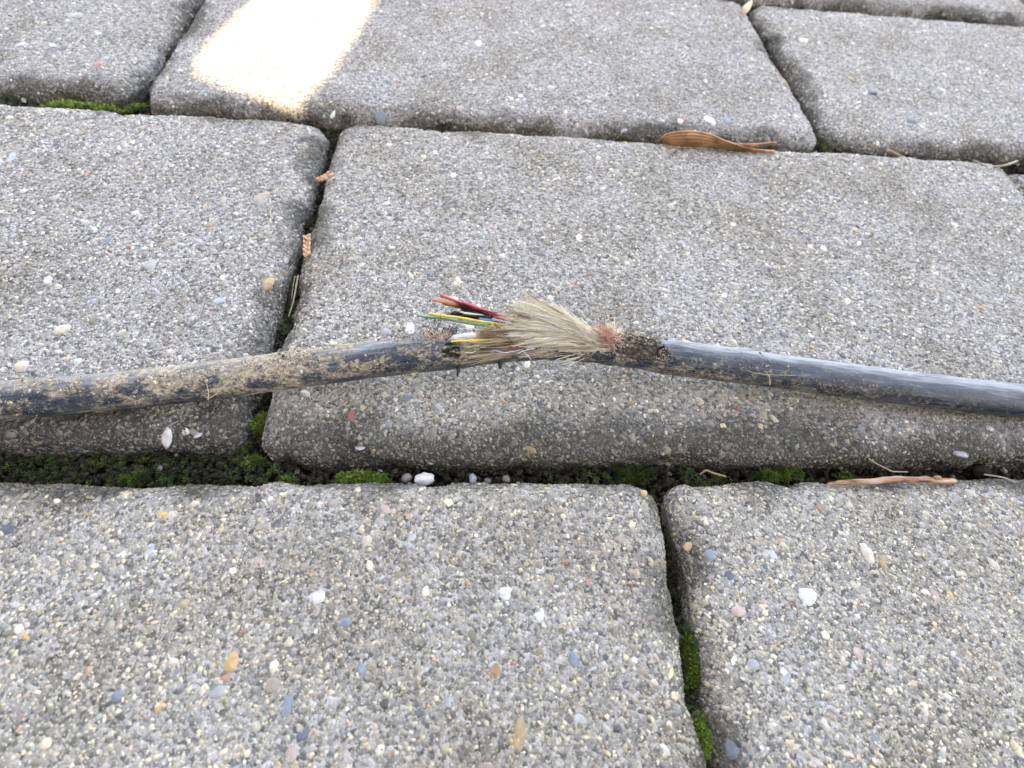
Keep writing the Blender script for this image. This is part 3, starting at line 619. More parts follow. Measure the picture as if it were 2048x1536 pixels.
ad = N(nt, 'ShaderNodeMath', operation='ADD'); nt.links.new(n2.outputs[0], ad.inputs[0]); nt.links.new(sb2.outputs[0], ad.inputs[1])
dm = ramp(nt, ad.outputs[0], [(.86, (0, 0, 0)), (1.02, (.55, .55, .55)), (1.2, (1, 1, 1))])
n3 = noise(nt, mp2.outputs[0], 2.2, 5, .75)
dcol = ramp(nt, n3.outputs[0], [(.33, (.10, .08, .06)), (.5, (.31, .26, .19)), (.68, (.55, .48, .38))])
nt.links.new(mix(nt, dm.outputs[0], base_d, dcol.outputs[0]), b.inputs['Base Color'])
mxr = N(nt, 'ShaderNodeMath', operation='MAXIMUM'); nt.links.new(dm.outputs[0], mxr.inputs[0]); nt.links.new(dr.outputs[0], mxr.inputs[1])
rr = ramp(nt, mxr.outputs[0], [(0, (.27, .27, .27)), (.6, (.95, .95, .95))]); nt.links.new(rr.outputs[0], b.inputs['Roughness'])
hh = N(nt, 'ShaderNodeMath', operation='MULTIPLY_ADD'); nt.links.new(dm.outputs[0], hh.inputs[0]); hh.inputs[1].default_value = .9; nt.links.new(n2.outputs[0], hh.inputs[2])
bump(nt, b, hh.outputs[0], .55, .0003)

SEG = 56
th = np.arange(SEG) / SEG * 2 * math.pi
i, k = np.meshgrid(np.arange(NS), np.arange(SEG), indexing='ij')
X = AX[i]; TT = th[k]; rel = (TT - TH0 + math.pi) % (2 * math.pi) - math.pi            # angle from the top of the cable as seen in the photograph
roughamp = np.interp(X, [0, 740, 800, 900, 1240, 1300, 1330], [.06, .06, .25, .55, .55, .2, .0])
cvv = np.stack([along[i], np.cos(TT) * RC, np.sin(TT) * RC], -1)
nzr = fbm(cvv * np.array([900, 1300, 1300]), 21, 3)
rad = RC * (1 + .045 * nzr * roughamp * 2.2 + .012 * fbm(cvv * 150, 22, 2))
rad = rad * np.interp(X, [880, 920, 960, 1000, 1220, 1290, 1310, 1330], [1, .98, .93, .92, .92, .88, .93, 1.0])
vert = axis[i] + rad[..., None] * (np.cos(TT)[..., None] * NU[i] + np.sin(TT)[..., None] * NB[i])
# the jacket is torn open between the two cuts: how far round from the top it is missing
jag = fbm(np.stack([X * .03, rel * 3, 0 * X], -1), 31, 3)
jag1 = fbm(np.stack([np.floor(rel * 6), 0 * X + 3, 0 * X], -1), 33, 1)
lcut = 908 + 10 * jag1 + 6 * rel; rcut = 1296 + 8 * jag1 - 9 * rel
gone = (X > lcut) & (X < rcut) & (np.abs(rel) < math.radians(112) + .22 * jag)
fi, fk = np.meshgrid(np.arange(NS - 1), np.arange(SEG), indexing='ij'); fk2 = (fk + 1) % SEG
quad = np.stack([fi * SEG + fk, (fi + 1) * SEG + fk, (fi + 1) * SEG + fk2, fi * SEG + fk2], -1).reshape(-1, 4)
quad = quad[~gone.reshape(-1)[quad].any(1)]
dirt = np.interp(X, [-200, 0, 150, 420, 640, 760, 860, 915, 1230, 1300, 1500, 1700, 2100], [.32, .34, .40, .48, .46, .38, .36, .42, .38, .33, .28, .22, .12]) + .05 * np.cos(rel) + .03 + .14 * fbm(np.stack([along[i] * 240, rel * 2.2, 0 * rel + 2], -1), 43, 4)
dirt = np.where(X > 1295, np.interp(X, [1300, 1700, 2050], [.36, .30, .18]) - .12 * np.cos(rel), dirt)
dirt = dirt - np.where((X > 715) & (X < 800), .22 * np.clip(1 - np.abs(rel + .9) / .9, 0, 1), 0)
dust_sheen = np.clip((np.cos(rel) + .15) / 1.0, 0, 1) * np.where(X > 1100, .95, .6) + .22 * fbm(np.stack([along[i] * 160, rel * 2, 0 * rel], -1), 41, 4)  # pale dust plus a painted sky sheen on the upper side
dust_sheen = dust_sheen + np.where(X < 1100, .22, 0)
jacket = cpart('jacket', vert.reshape(-1, 3), [quad], mj, True, {'cvec': ('FLOAT_VECTOR', cvv.reshape(-1, 3)), 'dirt': ('FLOAT', dirt.reshape(-1)), 'dust_sheen': ('FLOAT', dust_sheen.reshape(-1))}, 'black jacket, muddy on the left and torn open in the middle')
sm = jacket.modifiers.new('thickness', 'SOLIDIFY'); sm.thickness = .0008; sm.offset = -1

# crumbly inner layer left in the cut at the right
mc, nt, b = mat_new('torn_inner_layer', 0.95, 0.2)
g = N(nt, 'ShaderNodeNewGeometry').outputs['Position']; n1 = noise(nt, g, 1500, 6, .7)
rr = ramp(nt, n1.outputs[0], [(.32, (.015, .014, .012)), (.5, (.07, .06, .045)), (.68, (.24, .21, .16))]); nt.links.new(rr.outputs[0], b.inputs['Base Color']); bump(nt, b, n1.outputs[0], 1, .0006)
def stub(c0, c1, radf, amp, seed, n=60, seg=40, lo=-125, hi=125):
    cols = np.linspace(c0, c1, n); a = np.radians(np.linspace(lo, hi, seg)) + TH0
    ax = np.array([at_col(c) for c in cols]); nu = np.array([np.interp(c, AX, np.arange(NS)) for c in cols]).astype(int)
    A, K = np.meshgrid(np.arange(n), np.arange(seg), indexing='ij')
    q = np.stack([cols[A] * .0001, np.cos(a)[K] * RC, np.sin(a)[K] * RC], -1)
    rr = RC * radf * (1 + amp * fbm(q * 900, seed, 4))
    taper = np.minimum(1, np.minimum(A, n - 1 - A) / 4 * .25 + .75); rr = rr * taper
    v = ax[A] + rr[..., None] * (np.cos(a)[K][..., None] * NU[nu][A] + np.sin(a)[K][..., None] * NB[nu][A])
    f = np.stack([A * seg + K, (A + 1) * seg + K, (A + 1) * seg + K + 1, A * seg + K + 1], -1)[:-1, :-1].reshape(-1, 4)
    return v.reshape(-1, 3), f
v, f = stub(1222, 1306, .86, .11, 61); cpart('inner_layer', v, [f], mc, True, None, 'grey brown crumbly inner layer showing at the right cut')
v, f = stub(868, 925, .84, .20, 62); cpart('inner_layer', v, [f], mc, True, None, 'dark crumbly inner layer showing at the left cut')

# mud: crumbs caked on the upper side of the left half, a few on the right
r = np.random.default_rng(17); n = 24000
col = np.concatenate([r.uniform(-220, 905, int(n * .86)), r.uniform(1215, 1330, int(n * .10)), r.uniform(1330, 1800, n - int(n * .86) - int(n * .10))])
rl = np.concatenate([r.normal(-.45, .85, int(n * .86)), r.uniform(-1.9, 1.6, int(n * .10)), r.normal(-1.3, .6, n - int(n * .86) - int(n * .10))])
ii = np.clip(np.interp(col, AX, np.arange(NS)), 0, NS - 1.001); i0 = ii.astype(int); tt = (ii - i0)[:, None]
tha = rl + TH0
axp = axis[i0] * (1 - tt) + axis[i0 + 1] * tt; nrm = np.cos(tha)[:, None] * NU[i0] + np.sin(tha)[:, None] * NB[i0]
mk = fbm(np.stack([col * .012, rl * 1.6, 0 * col], -1), 71, 4)
keep = np.where(col < 905, mk + .7 * fbm(np.stack([col * .05, rl * 5, 0 * col], -1), 73, 3) + np.interp(col, [0, 420, 640, 900], [-.15, .2, .2, .1]) > 0.30, np.where(col < 1335, mk > -.4, mk > .45))
axp, nrm, col, mk = axp[keep], nrm[keep], col[keep], mk[keep]; n = len(axp)
pal = np.array([(.40, .34, .25), (.50, .44, .34), (.30, .24, .17), (.20, .16, .11), (.58, .52, .42), (.09, .075, .055)])
c = pal[r.choice(6, n, p=[.24, .18, .2, .17, .08, .13])] * r.uniform(.8, 1.15, (n, 1))
dk = (col > 1215) | (col > 800); c = np.where(dk[:, None], c * r.uniform(.4, .95, (n, 1)), c)
v, f, cc = grains(axp + nrm * (RC * .985), nrm, r.uniform(.00006, .00018, n) * np.where(r.random(n) < .05, 2.2, 1), r.uniform(.5, 1.2, n), c, np.full(n, .95), 18)
cpart('mud_crust', v, [f], M_SOIL, True, {'Col': ('FLOAT_COLOR', cc)}, 'dried beige mud caked on the upper side', 'stuff')

# frayed aramid yarn -------------------------------------------------
def V(px, py, z): return P(px, py, z)
def zc(col): return at_col(col)[2]
def fray(name, roots, tips, n, seed, cols, label, r0=.00007, curl=.0006, nseg=9, mid=None, parent=None):
    """n strands from the root polyline to the tip polyline"""
    r = np.random.default_rng(seed)
    def pick(poly, u):
        poly = np.asarray(poly); x = u * (len(poly) - 1); a = np.clip(x.astype(int), 0, len(poly) - 2); t = (x - a)[:, None]
        return poly[a] * (1 - t) + poly[a + 1] * t
    u = r.random(n); a = pick(roots, np.clip(u + r.normal(0, .12, n), 0, .999)) + r.normal(0, .0004, (n, 3)); e = pick(tips, np.clip(u + r.normal(0, .06, n), 0, .999)) + r.normal(0, .0005, (n, 3))
    nl = max(n // 34, 3)
    lock = np.clip((u * nl + r.normal(0, .35, n)).astype(int), 0, nl - 1)
    lt = pick(tips, np.clip((np.arange(nl) + .5) / nl, 0, .999)) + r.normal(0, .0004, (nl, 3))
    e = e * .45 + lt[lock] * .55 + r.normal(0, .00022, (n, 3))
    e = a + (e - a) * (np.clip(r.normal(.95, .10, n), .4, 1.1) * r.uniform(.86, 1.1, nl)[lock])[:, None]
    s = np.linspace(0, 1, nseg)[None, :, None]
    path = a[:, None] * (1 - s) + e[:, None] * s
    if mid is not None:
        path = path + np.asarray(mid)[None, None] * (4 * s * (1 - s)) * r.uniform(.5, 1.3, (n, 1, 1))
    # strands hang together in locks
    lo = np.random.default_rng(seed + 1).normal(0, 1, (lock.max() + 1, 3))
    path = path + lo[lock][:, None] * .00060 * s ** 1.5 + lo[lock[::-1]][:, None] * .00014 * np.sin(s * 5) + np.cumsum(r.normal(0, 1, (n, nseg, 3)), 1) * curl * .17 * s ** .7
    rad = r0 * r.uniform(.6, 1.3, (n, 1)) * np.linspace(1, .65, nseg)[None]
    v, q = tubes(path, rad, 3)
    lc = np.random.default_rng(seed + 2).choice(len(cols), lock.max() + 1)
    c = np.asarray(cols)[np.where(r.random(n) < .7, lc[lock], r.integers(0, len(cols), n))] * r.uniform(.8, 1.15, (n, 1))
    cc = np.repeat(np.column_stack([c, np.ones(n)]), nseg * 3, axis=0)
    return cpart(name, v, [q], M_YARN, True, {'Col': ('FLOAT_COLOR', cc)}, label, 'stuff')
YC = [(.97, .93, .83), (.95, .90, .77), (.97, .95, .88), (.68, .58, .42), (.96, .91, .79), (.97, .94, .85)]
YD = [(.86, .77, .60), (.56, .45, .30), (.85, .76, .59), (.25, .18, .11), (.70, .60, .43)]
zr = zc(1190)
fray('frayed_yarn', [V(1185, 672, zr + .0022), V(1195, 690, zr + .0012), V(1185, 702, zr)], [V(1042, 613, zr + .0062), V(1028, 626, zr + .0062), V(1028, 645, zr + .0052), V(1032, 668, zr + .004), V(1060, 690, zr + .0025)],
     1150, 201, YC, 'broad pale straw coloured fan of frayed yarn', .00008, .0005, 10, (0, .0004, .0008))
fray('frayed_yarn', [V(1190, 668, zr + .0025), V(1212, 690, zr + .001)], [V(1062, 616, zr + .0060), V(1106, 620, zr + .0056), V(1150, 642, zr + .0046), V(1175, 654, zr + .004)],
     420, 204, YC, 'short pale yarn standing up behind the fan', .00008, .0006, 8)
fray('frayed_yarn', [V(1215, 690, zr + .0016), V(1220, 700, zr + .0006), V(1205, 706, zr)], [V(1060, 690, zr + .0024), V(1040, 696, zr + .0020), V(1100, 701, zr + .0014), V(1160, 704, zr + .001)],
     420, 207, YC, 'pale yarn lying along the opened cable', .00008, .0003, 8)
zl = zc(960)
fray('frayed_yarn', [V(1100, 672, zr + .0028), V(1130, 694, zr + .001), V(1110, 702, zr + .0004)], [V(952, 668, zl + .0034), V(940, 690, zl + .0024), V(934, 700, zl + .0018), V(942, 706, zl + .0012)],
     620, 210, YD, 'brownish frayed yarn bending down to the left stub', .00008, .0005, 10, (0, 0, .0003))
fray('frayed_yarn', [V(1040, 655, zr + .004), V(1030, 690, zr + .002)], [V(955, 655, zl + .0046), V(965, 676, zl + .0034), V(990, 660, zl + .0042)], 260, 213, YD, 'dirty tuft of yarn under the coloured strands', .00008, .0009, 8)
fray('frayed_yarn', [V(925, 716, zl + .0006), V(900, 700, zl + .0014)], [V(955, 690, zl + .0026), V(962, 698, zl + .0022), V(945, 710, zl + .001)], 300, 216, YD + YC[:2], 'yarn stub at the left cut', .00008, .0007, 7)
PK = [(.94, .60, .50), (.90, .46, .37), (.95, .78, .66), (.95, .87, .73), (.95, .88, .76)]
fray('pink_fluff', [V(1215, 690, zr + .0015), V(1222, 672, zr + .0022), V(1200, 664, zr + .003)], [V(1198, 660, zr + .0042), V(1215, 655, zr + .0040), V(1235, 668, zr + .003), V(1228, 698, zr + .0018)], 420, 220, PK, 'salmon pink fluff at the right cut', .00006, .0014, 7)
fray('pink_fluff', [V(858, 690, zl + .0006), V(885, 688, zl + .001)], [V(850, 676, zl + .0024), V(868, 668, zl + .003), V(892, 680, zl + .0024)], 150, 223, PK, 'small salmon pink tuft on the left stub', .00006, .0012, 7)
fray('jacket_shreds', [at_col(c, RC * .9, TH0 + a) for c, a in ((1230, -1.6), (1250, .6), (1270, -.8), (1290, .9), (1306, -1.5))], [at_col(c, RC * 1.0, TH0 + a) for c, a in ((1218, -1.2), (1246, .4), (1262, -.3), (1300, .5), (1312, -1.0))], 260, 226,
     [(.38, .32, .23), (.16, .135, .10), (.48, .42, .32), (.05, .045, .04)], 'dirty shreds hanging from the torn edge', .00005, .0012, 8)
fray('jacket_shreds', [at_col(c, RC * .96, TH0 + a) for c, a in ((800, -1.2), (840, .2), (870, -.9), (900, .4), (912, -1.4))], [at_col(c, RC * 1.1, TH0 + a) for c, a in ((806, -1.5), (850, .5), (880, -.6), (918, .1), (915, -2.0))], 260, 229,
     [(.12, .10, .075), (.03, .03, .03), (.36, .30, .21), (.02, .022, .026)], 'dark shreds on the left stub', .00005, .0018, 8)

# coloured strands ----------------------------------------------------
def mat_plain(name, col, rough=.35, spec=.5, dirty=.35):
    m, nt, b = mat_new(name, rough, spec)
    g = N(nt, 'ShaderNodeNewGeometry').outputs['Position']; n = noise(nt, g, 700, 5, .7)
    rr = ramp(nt, n.outputs[0], [(.40, (0, 0, 0)), (.72, (1, 1, 1))])
    mm = N(nt, 'ShaderNodeMath', operation='MULTIPLY'); nt.links.new(rr.outputs[0], mm.inputs[0]); mm.inputs[1].default_value = dirty
    nt.links.new(mix(nt, mm.outputs[0], col, (.16, .12, .08)), b.inputs['Base Color']); return m
hub = [(1060, 662), (1110, 676)]
STR = [('yellow strand', (.66, .51, .06), [(858, 627), (915, 636), (975, 646), (1032, 657)], .0082, .0068, .00027, .3),
       ('green strand', (.17, .36, .19), [(834, 631), (900, 640), (965, 651), (1030, 660)], .0074, .0064, .00027, .45),
       ('red strand', (.50, .05, .08), [(925, 605), (965, 618), (1000, 630), (1036, 643)], .0082, .0068, .00030, .3),
       ('faded red strand', (.60, .09, .10), [(880, 590), (910, 602), (950, 617), (995, 634), (1030, 647)], .0086, .0066, .00034, .6),
       ('orange strand', (.62, .24, .10), [(864, 599), (905, 608), (945, 620), (990, 634), (1028, 648)], .0080, .0060, .00032, .45),
       ('brown strand', (.20, .09, .05), [(885, 606), (930, 618), (980, 634), (1028, 650)], .0074, .0060, .00032, .7),
       ('white strand', (.70, .70, .68), [(920, 625), (965, 632), (1000, 641), (1032, 650)], .0074, .0060, .00026, .35),
       ('black strand', (.02, .018, .016), [(902, 627), (940, 633), (985, 640), (1030, 651)], .0066, .0058, .00036, .35),
       ('blue strand', (.04, .22, .46), [(958, 639), (985, 643), (1010, 649), (1034, 654)], .0070, .0060, .00034, .1),
       ('violet grey strand', (.34, .32, .42), [(985, 640), (1010, 646), (1034, 652)], .0074, .0061, .00028, .3)]
base_z = .0
for lab, colr, pts, z0, z1, rr_, dirty in STR:
    pp = [P(x, y, base_z + .0040 + (z0 + (z1 - z0) * k / (len(pts) - 1))) for k, (x, y) in enumerate(pts)]
    pp += [P(1062, 662, zr + .0034), P(1092, 676, zr + .0004)]
    path = smooth_path(pp, 40); path = path + np.cumsum(np.random.default_rng(len(lab)).normal(0, .00003, (40, 3)), 0); v, q = tubes(path[None], np.full((1, 40), rr_) * (1 + .05 * vnoise(np.column_stack([np.arange(40) * .6, np.zeros(40), np.zeros(40)]), 3)), 10)
    cap = np.arange(10)[None, ::-1]
    cpart('strand', v, [q, cap], mat_plain(lab.replace(' ', '_'), colr, .32, .5, dirty), True, None, lab)
fray('strand_grime', [P(995, 632, .0108), P(975, 636, .0105)], [P(905, 618, .0112), P(898, 626, .0108), P(930, 632, .0104)], 90, 232, [(.10, .07, .05), (.05, .04, .03), (.22, .15, .10)], 'dark fibres stuck among the strands', .00009, .0006, 8)
# white inner tube with a yellow strand on it
mt = mat_plain('white_tube', (.66, .67, .66), .4, .5, .35)
path = smooth_path([at_col(880, .0002, TH0), P(905, 680, zl + .0020), P(925, 676, zl + .0024), P(948, 673, zl + .0027), P(985, 672, zl + .0027)], 24)
v, q = tubes(path[None], np.full((1, 24), .00075), 14); tube = cpart('inner_tube', v, [q], mt, True, None, 'white inner tube showing at the left cut')
path = smooth_path([P(902, 683, zl + .0033), P(925, 682, zl + .0036), P(950, 681, zl + .0037), P(985, 679, zl + .0036)], 24)
v, q = tubes(path[None], np.full((1, 24), .00019), 8); cpart('strand', v, [q], mat_plain('yellow_tube_strand', (.62, .48, .08), .35, .5, .1), True, None, 'short yellow strand lying on the white tube')
path = smooth_path([P(1020, 693, zl + .0030), P(1035, 692, zl + .0031), P(1045, 692, zl + .0030)], 12)
v, q = tubes(path[None], np.full((1, 12), .00026), 8); cpart('strand', v, [q], mat_plain('red_scrap', (.42, .06, .07), .4, .4, .4), True, None, 'short red end low in the yarn')
mclear = mat_plain('clear_filament', (.66, .68, .68), .25, .6, .1)
for pts in ([(930, 706), (945, 705), (952, 702)], [(1035, 707), (1050, 701), (1070, 696)], [(1042, 698), (1052, 708), (1062, 719)], [(985, 700), (1010, 705), (1040, 700)]):
    path = smooth_path([P(x, y, zl + .0034) for x, y in pts], 14); v, q = tubes(path[None], np.full((1, 14), .00006), 5); cpart('filament', v, [q], mclear)
mblk = mat_plain('jacket_scrap', (.02, .022, .026), .5, .4, .2)
for pts, w in (([(915, 730), (917, 742), (914, 752)], .0004), ([(1000, 722), (1001, 732), (999, 737)], .0005), ([(1345, 742), (1347, 750), (1344, 757)], .00022)):
    path = smooth_path([P(x, y, zl - .001) for x, y in pts], 10); v, q = tubes(path[None], np.full((1, 10), w) * np.linspace(1.2, .5, 10)[None], 6); cpart('jacket_scrap', v, [q], mblk)
mhair = mat_plain('root_hair', (.42, .34, .22), .6, .3, .2)
for pts in ([(408, 738), (411, 760), (416, 780), (417, 800)], [(470, 760), (448, 772), (430, 790), (415, 799)], [(395, 742), (402, 735), (414, 733)], [(1490, 740), (1520, 748), (1560, 750), (1592, 751)], [(1530, 742), (1538, 752), (1540, 770)], [(700, 720), (716, 735), (740, 742)],
            [(1230, 640), (1245, 655), (1250, 672)], [(1160, 640), (1172, 634), (1184, 636)]):
    c0 = np.mean([p[0] for p in pts]); zz_ = zc(c0) + RC * .82
    path = smooth_path([P(x, y, zz_) for x, y in pts], 18); path += np.random.default_rng(int(c0)).normal(0, .00004, path.shape); v, q = tubes(path[None], np.full((1, 18), .000065), 5); cpart('root_hair', v, [q], mhair)

# ------------------------------------------------------------------ litter
def ribbon(top, bot, n, m, thick, ridges, amp, bulge):
    t = smooth_path(top, n); b_ = smooth_path(bot, n); s = np.linspace(0, 1, m)
    v = t[:, None] * (1 - s)[None, :, None] + b_[:, None] * s[None, :, None]
    wdt = np.linalg.norm(t - b_, axis=1)
    nr = np.array([0, -.75, .65])
    off = amp * np.sin(s * math.pi * ridges)[None] + bulge * (4 * s * (1 - s))[None] * (wdt / wdt.max())[:, None]
    v = v + nr * off[..., None]
    i, k = np.meshgrid(np.arange(n - 1), np.arange(m - 1), indexing='ij')
    f = np.stack([i * m + k, (i + 1) * m + k, (i + 1) * m + k + 1, i * m + k + 1], -1).reshape(-1, 4)
    return v.reshape(-1, 3), f, np.tile(s, n), np.repeat(np.linspace(0, 1, n), m)
ml, nt, b = mat_new('dry_leaf', 0.5, 0.4)
at = N(nt, 'ShaderNodeAttribute', attribute_name='across').outputs['Fac']
wv = N(nt, 'ShaderNodeMath', operation='MULTIPLY'); nt.links.new(at, wv.inputs[0]); wv.inputs[1].default_value = 58
sn = N(nt, 'ShaderNodeMath', operation='SINE'); nt.links.new(wv.outputs[0], sn.inputs[0])
g = N(nt, 'ShaderNodeNewGeometry').outputs['Position']; n1 = noise(nt, g, 260, 5, .6)
ad = N(nt, 'ShaderNodeMath', operation='MULTIPLY_ADD'); nt.links.new(sn.outputs[0], ad.inputs[0]); ad.inputs[1].default_value = .12; nt.links.new(n1.outputs[0], ad.inputs[2])
rr = ramp(nt, ad.outputs[0], [(.3, (.15, .06, .03)), (.5, (.36, .17, .08)), (.7, (.55, .32, .16))]); nt.links.new(rr.outputs[0], b.inputs['Base Color'])
bump(nt, b, sn.outputs[0], .3, .0003)
leaf = empty('dry_leaf', tuple(P(1400, 290, 0)), 'dry brown folded leaf with two pointed tails lying along the rear joint', 'leaf')
LL = np.array(leaf.location)
topA = [P(x, y, z) for x, y, z in ((1320, 279, .0012), (1332, 269, .0034), (1352, 264, .0046), (1385, 262, .0050), (1418, 268, .0046), (1446, 280, .0036), (1486, 294, .002), (1520, 300, .001), (1549, 302, .0004))]
botA = [P(x, y, z) for x, y, z in ((1320, 281, .0008), (1332, 288, .0003), (1352, 291, .0002), (1385, 293, .0002), (1418, 294, .0002), (1446, 297, .0002), (1486, 301, .0002), (1520, 306, .0001), (1549, 307, .0001))]
v, f, ac, al = ribbon(topA, botA, 60, 22, 0, 9, .00012, .0009)
o = mesh_np('blade', v - LL, [f], ml, leaf, True, {'across': ('FLOAT', ac)}); s_ = o.modifiers.new('thickness', 'SOLIDIFY'); s_.thickness = .00025
topB = [P(x, y, z) for x, y, z in ((1452, 285, .0030), (1480, 288, .0026), (1510, 288, .0026), (1552, 285, .0030))]
botB = [P(x, y, z) for x, y, z in ((1452, 294, .0012), (1480, 296, .0010), (1510, 294, .0014), (1552, 287, .0026))]
v, f, ac, al = ribbon(topB, botB, 30, 12, 0, 5, .0001, .0004)
o = mesh_np('tail', v - LL, [f], ml, leaf, True, {'across': ('FLOAT', ac)}); s_ = o.modifiers.new('thickness', 'SOLIDIFY'); s_.thickness = .00025
mst = mat_plain('leaf_stalk', (.07, .025, .02), .6, .3, .2)
path = smooth_path([P(1310, 286, .0004), P(1318, 283, .0008), P(1328, 280, .0012)] - LL, 10); v, q = tubes(path[None], np.full((1, 10), .0005), 8); mesh_np('stalk', v, [q], mst, leaf)

mtw, nt, b = mat_new('twig_bark', 0.72, 0.25)
g = N(nt, 'ShaderNodeNewGeometry').outputs['Position']; mp = N(nt, 'ShaderNodeMapping'); mp.inputs['Scale'].default_value = (120, 900, 900); nt.links.new(g, mp.inputs[0])
n1 = noise(nt, mp.outputs[0], 1, 5, .6); rr = ramp(nt, n1.outputs[0], [(.36, (.10, .05, .03)), (.45, (.33, .18, .10)), (.54, (.44, .26, .17)), (.64, (.58, .42, .31))]); nt.links.new(rr.outputs[0], b.inputs['Base Color']); bump(nt, b, n1.outputs[0], .4, .0002)
pts = [P(x, y, z) for x, y, z in ((1654, 969, -.0012), (1672, 967, -.0007), (1720, 963, -.0003), (1775, 959, 0), (1830, 959, 0), (1880, 962, -.0004), (1912, 963, -.0010))]
path = smooth_path(pts, 60); rad = np.interp(np.linspace(0, 1, 60), [0, .03, .2, .5, .8, .97, 1], [.0002, .00038, .00055, .00068, .00068, .00062, .0003])
path[:, 1:] += .00012 * fbm(np.column_stack([np.arange(60) * .16, np.zeros(60), np.zeros(60)]), 5, 2)[:, None]
rad = rad * .92 * (1 + .10 * fbm(np.column_stack([np.arange(60) * .3, np.zeros(60), np.zeros(60)]), 8))
v, q = tubes(path[None], rad[None], 16); v += .00005 * fbm(v * np.array([500, 3500, 3500]), 6, 2)[:, None]; twc = P(1780, 966, -.004)
twig = mesh_np('twig', v - twc, [q], mtw); twig.location = twc; tag(twig, 'smooth tan twig lying along the front joint at the right', 'twig')
kp = P(1874, 955, .0004) - twc
kv = IV * np.array([.0009, .0004, .0005]) + kp; o = mesh_np('bud', kv, [IF], mtw, twig)

def simple_tube(name, pts, r0, mat, label, cat, group=None, taper=(1, 1), sides=8, n=24):
    path = smooth_path([P(*p) for p in pts], n); c = path.mean(0) ; c[2] = path[:, 2].min()
    v, q = tubes((path - c)[None], (r0 * np.linspace(taper[0], taper[1], n))[None], sides)
    o = mesh_np(name, v, [q], mat); o.location = c; return tag(o, label, cat, group)
mstraw = mat_plain('straw', (.27, .23, .14), .6, .3, .4); mstrd = mat_plain('brown_straw', (.26, .18, .11), .6, .3, .3); mpale = mat_plain('pale_root', (.33, .30, .23), .6, .3, .3)
simple_tube('grass_stalk', [(596, 551, -.0012), (592, 575, -.0014), (586, 605, -.0016), (577, 634, -.0020)], .00020, mstraw, 'longer pale grass stalk standing in the upright joint above the cable', 'grass stalk', None, (1, .6))
simple_tube('grass_stalk', [(590, 552, -.0018), (586, 575, -.002), (583, 598, -.0022)], .00014, mstraw, 'shorter thin grass stalk left of the longer one in the upright joint', 'grass stalk', None, (1, .5))
simple_tube('rootlet', [(1737, 917, -.0020), (1752, 927, -.0014), (1776, 939, -.0012), (1785, 943, -.0012), (1815, 944, -.002)], .00016, mpale, 'pale forked rootlet above the tan twig', 'rootlet', None, (1, .7))
simple_tube('rootlet', [(1968, 949, -.0022), (1995, 953, -.0014), (2012, 957, -.0012), (2030, 965, -.001)], .00017, mpale, 'pale curved rootlet right of the twig end', 'rootlet')
simple_tube('grass_stalk', [(1968, 334, -.001), (1990, 333, .0002), (2012, 330, .0008), (2034, 322, .0008)], .00032, mpale, 'pale straw across the rear joint at the right edge', 'grass stalk')
simple_tube('grass_stalk', [(1945, 320, .0004), (1958, 325, .0004), (1968, 331, .0002)], .0002, mpale, 'tiny pale straw just left of the straw at the right edge', 'grass stalk')
simple_tube('husk_stalk', [(1775, 302, -.001), (1782, 304, -.0004), (1795, 310, -.0006), (1814, 317, -.001)], .00042, mstrd, 'short brown plant stalk in the rear joint right of the dry leaf', 'stalk', None, (1.5, .5))
simple_tube('husk_stalk', [(1551, 140, -.001), (1560, 152, -.0008), (1566, 160, -.001)], .00045, mstrd, 'upper of two brown chips in the slanting joint at the upper right', 'stalk', None, (1, .7))
simple_tube('husk_stalk', [(1566, 160, -.001), (1571, 168, -.0004), (1574, 178, -.0008)], .0006, mstraw, 'pale chip under the brown one in the slanting joint at the upper right', 'stalk', None, (.8, 1))
simple_tube('grass_stalk', [(1400, 949, -.0022), (1412, 941, -.0012), (1426, 946, -.0014), (1451, 953, -.0022)], .0002, mstrd, 'thin bent brown stalk between the dark moss cushion and the bright tufts', 'grass stalk')
simple_tube('grass_stalk', [(546, 412, .0002), (540, 425, .0003), (546, 440, .0002)], .00028, mpale, 'small pale chaff sliver on the left paver near the upright joint', 'grass stalk')

def blob(name, px, py, z, w, h, d, mat, label, cat, seed, col=None, rotz=0, group=None):
    k = depth_mm(px, py, z) * 1000; c = P(px, py, z)
    v = IV3 * (1 + .22 * fbm(IV3 * 1.4, seed, 3)[:, None]) * np.array([w / k / 2, h / k / 2, d / k / 2])
    o = mesh_np(name, v, [IF3], mat); o.location = c; o.rotation_euler[2] = rotz
    if col is not None: o.color = (*col, 1)
    return tag(o, label, cat, group)
blob('loose_pebble', 850, 958, -.0036, 40, 25, 20, M_PEBBLE, 'loose white pebble in the front joint below the cable', 'pebble', 3, (.60, .61, .62))
blob('loose_pebble', 814, 956, -.0045, 20, 20, 16, M_PEBBLE, 'small pinkish grey pebble touching the white pebble in the front joint', 'pebble', 4, (.22, .17, .15))
blob('loose_pebble', 945, 958, -.0048, 15, 22, 14, M_PEBBLE, 'small upright grey pebble right of the white pebble in the front joint', 'pebble', 5, (.30, .31, .33))
blob('loose_pebble', 1013, 958, -.0050, 16, 16, 12, M_PEBBLE, 'small red brown pebble in the front joint, right of the grey one', 'pebble', 6, (.19, .13, .11))
blob('loose_pebble', 975, 962, -.0050, 14, 12, 10, M_PEBBLE, 'tiny dark pebble between the grey and the red brown pebbles', 'pebble', 7, (.14, .14, .15))
blob('soil_clod', 1962, 942, -.0046, 36, 30, 24, M_BED, 'dark round clod of soil in the front joint near the right edge', 'clod', 9)
mhusk = mat_plain('seed_husk', (.58, .38, .22), .6, .3, .25)
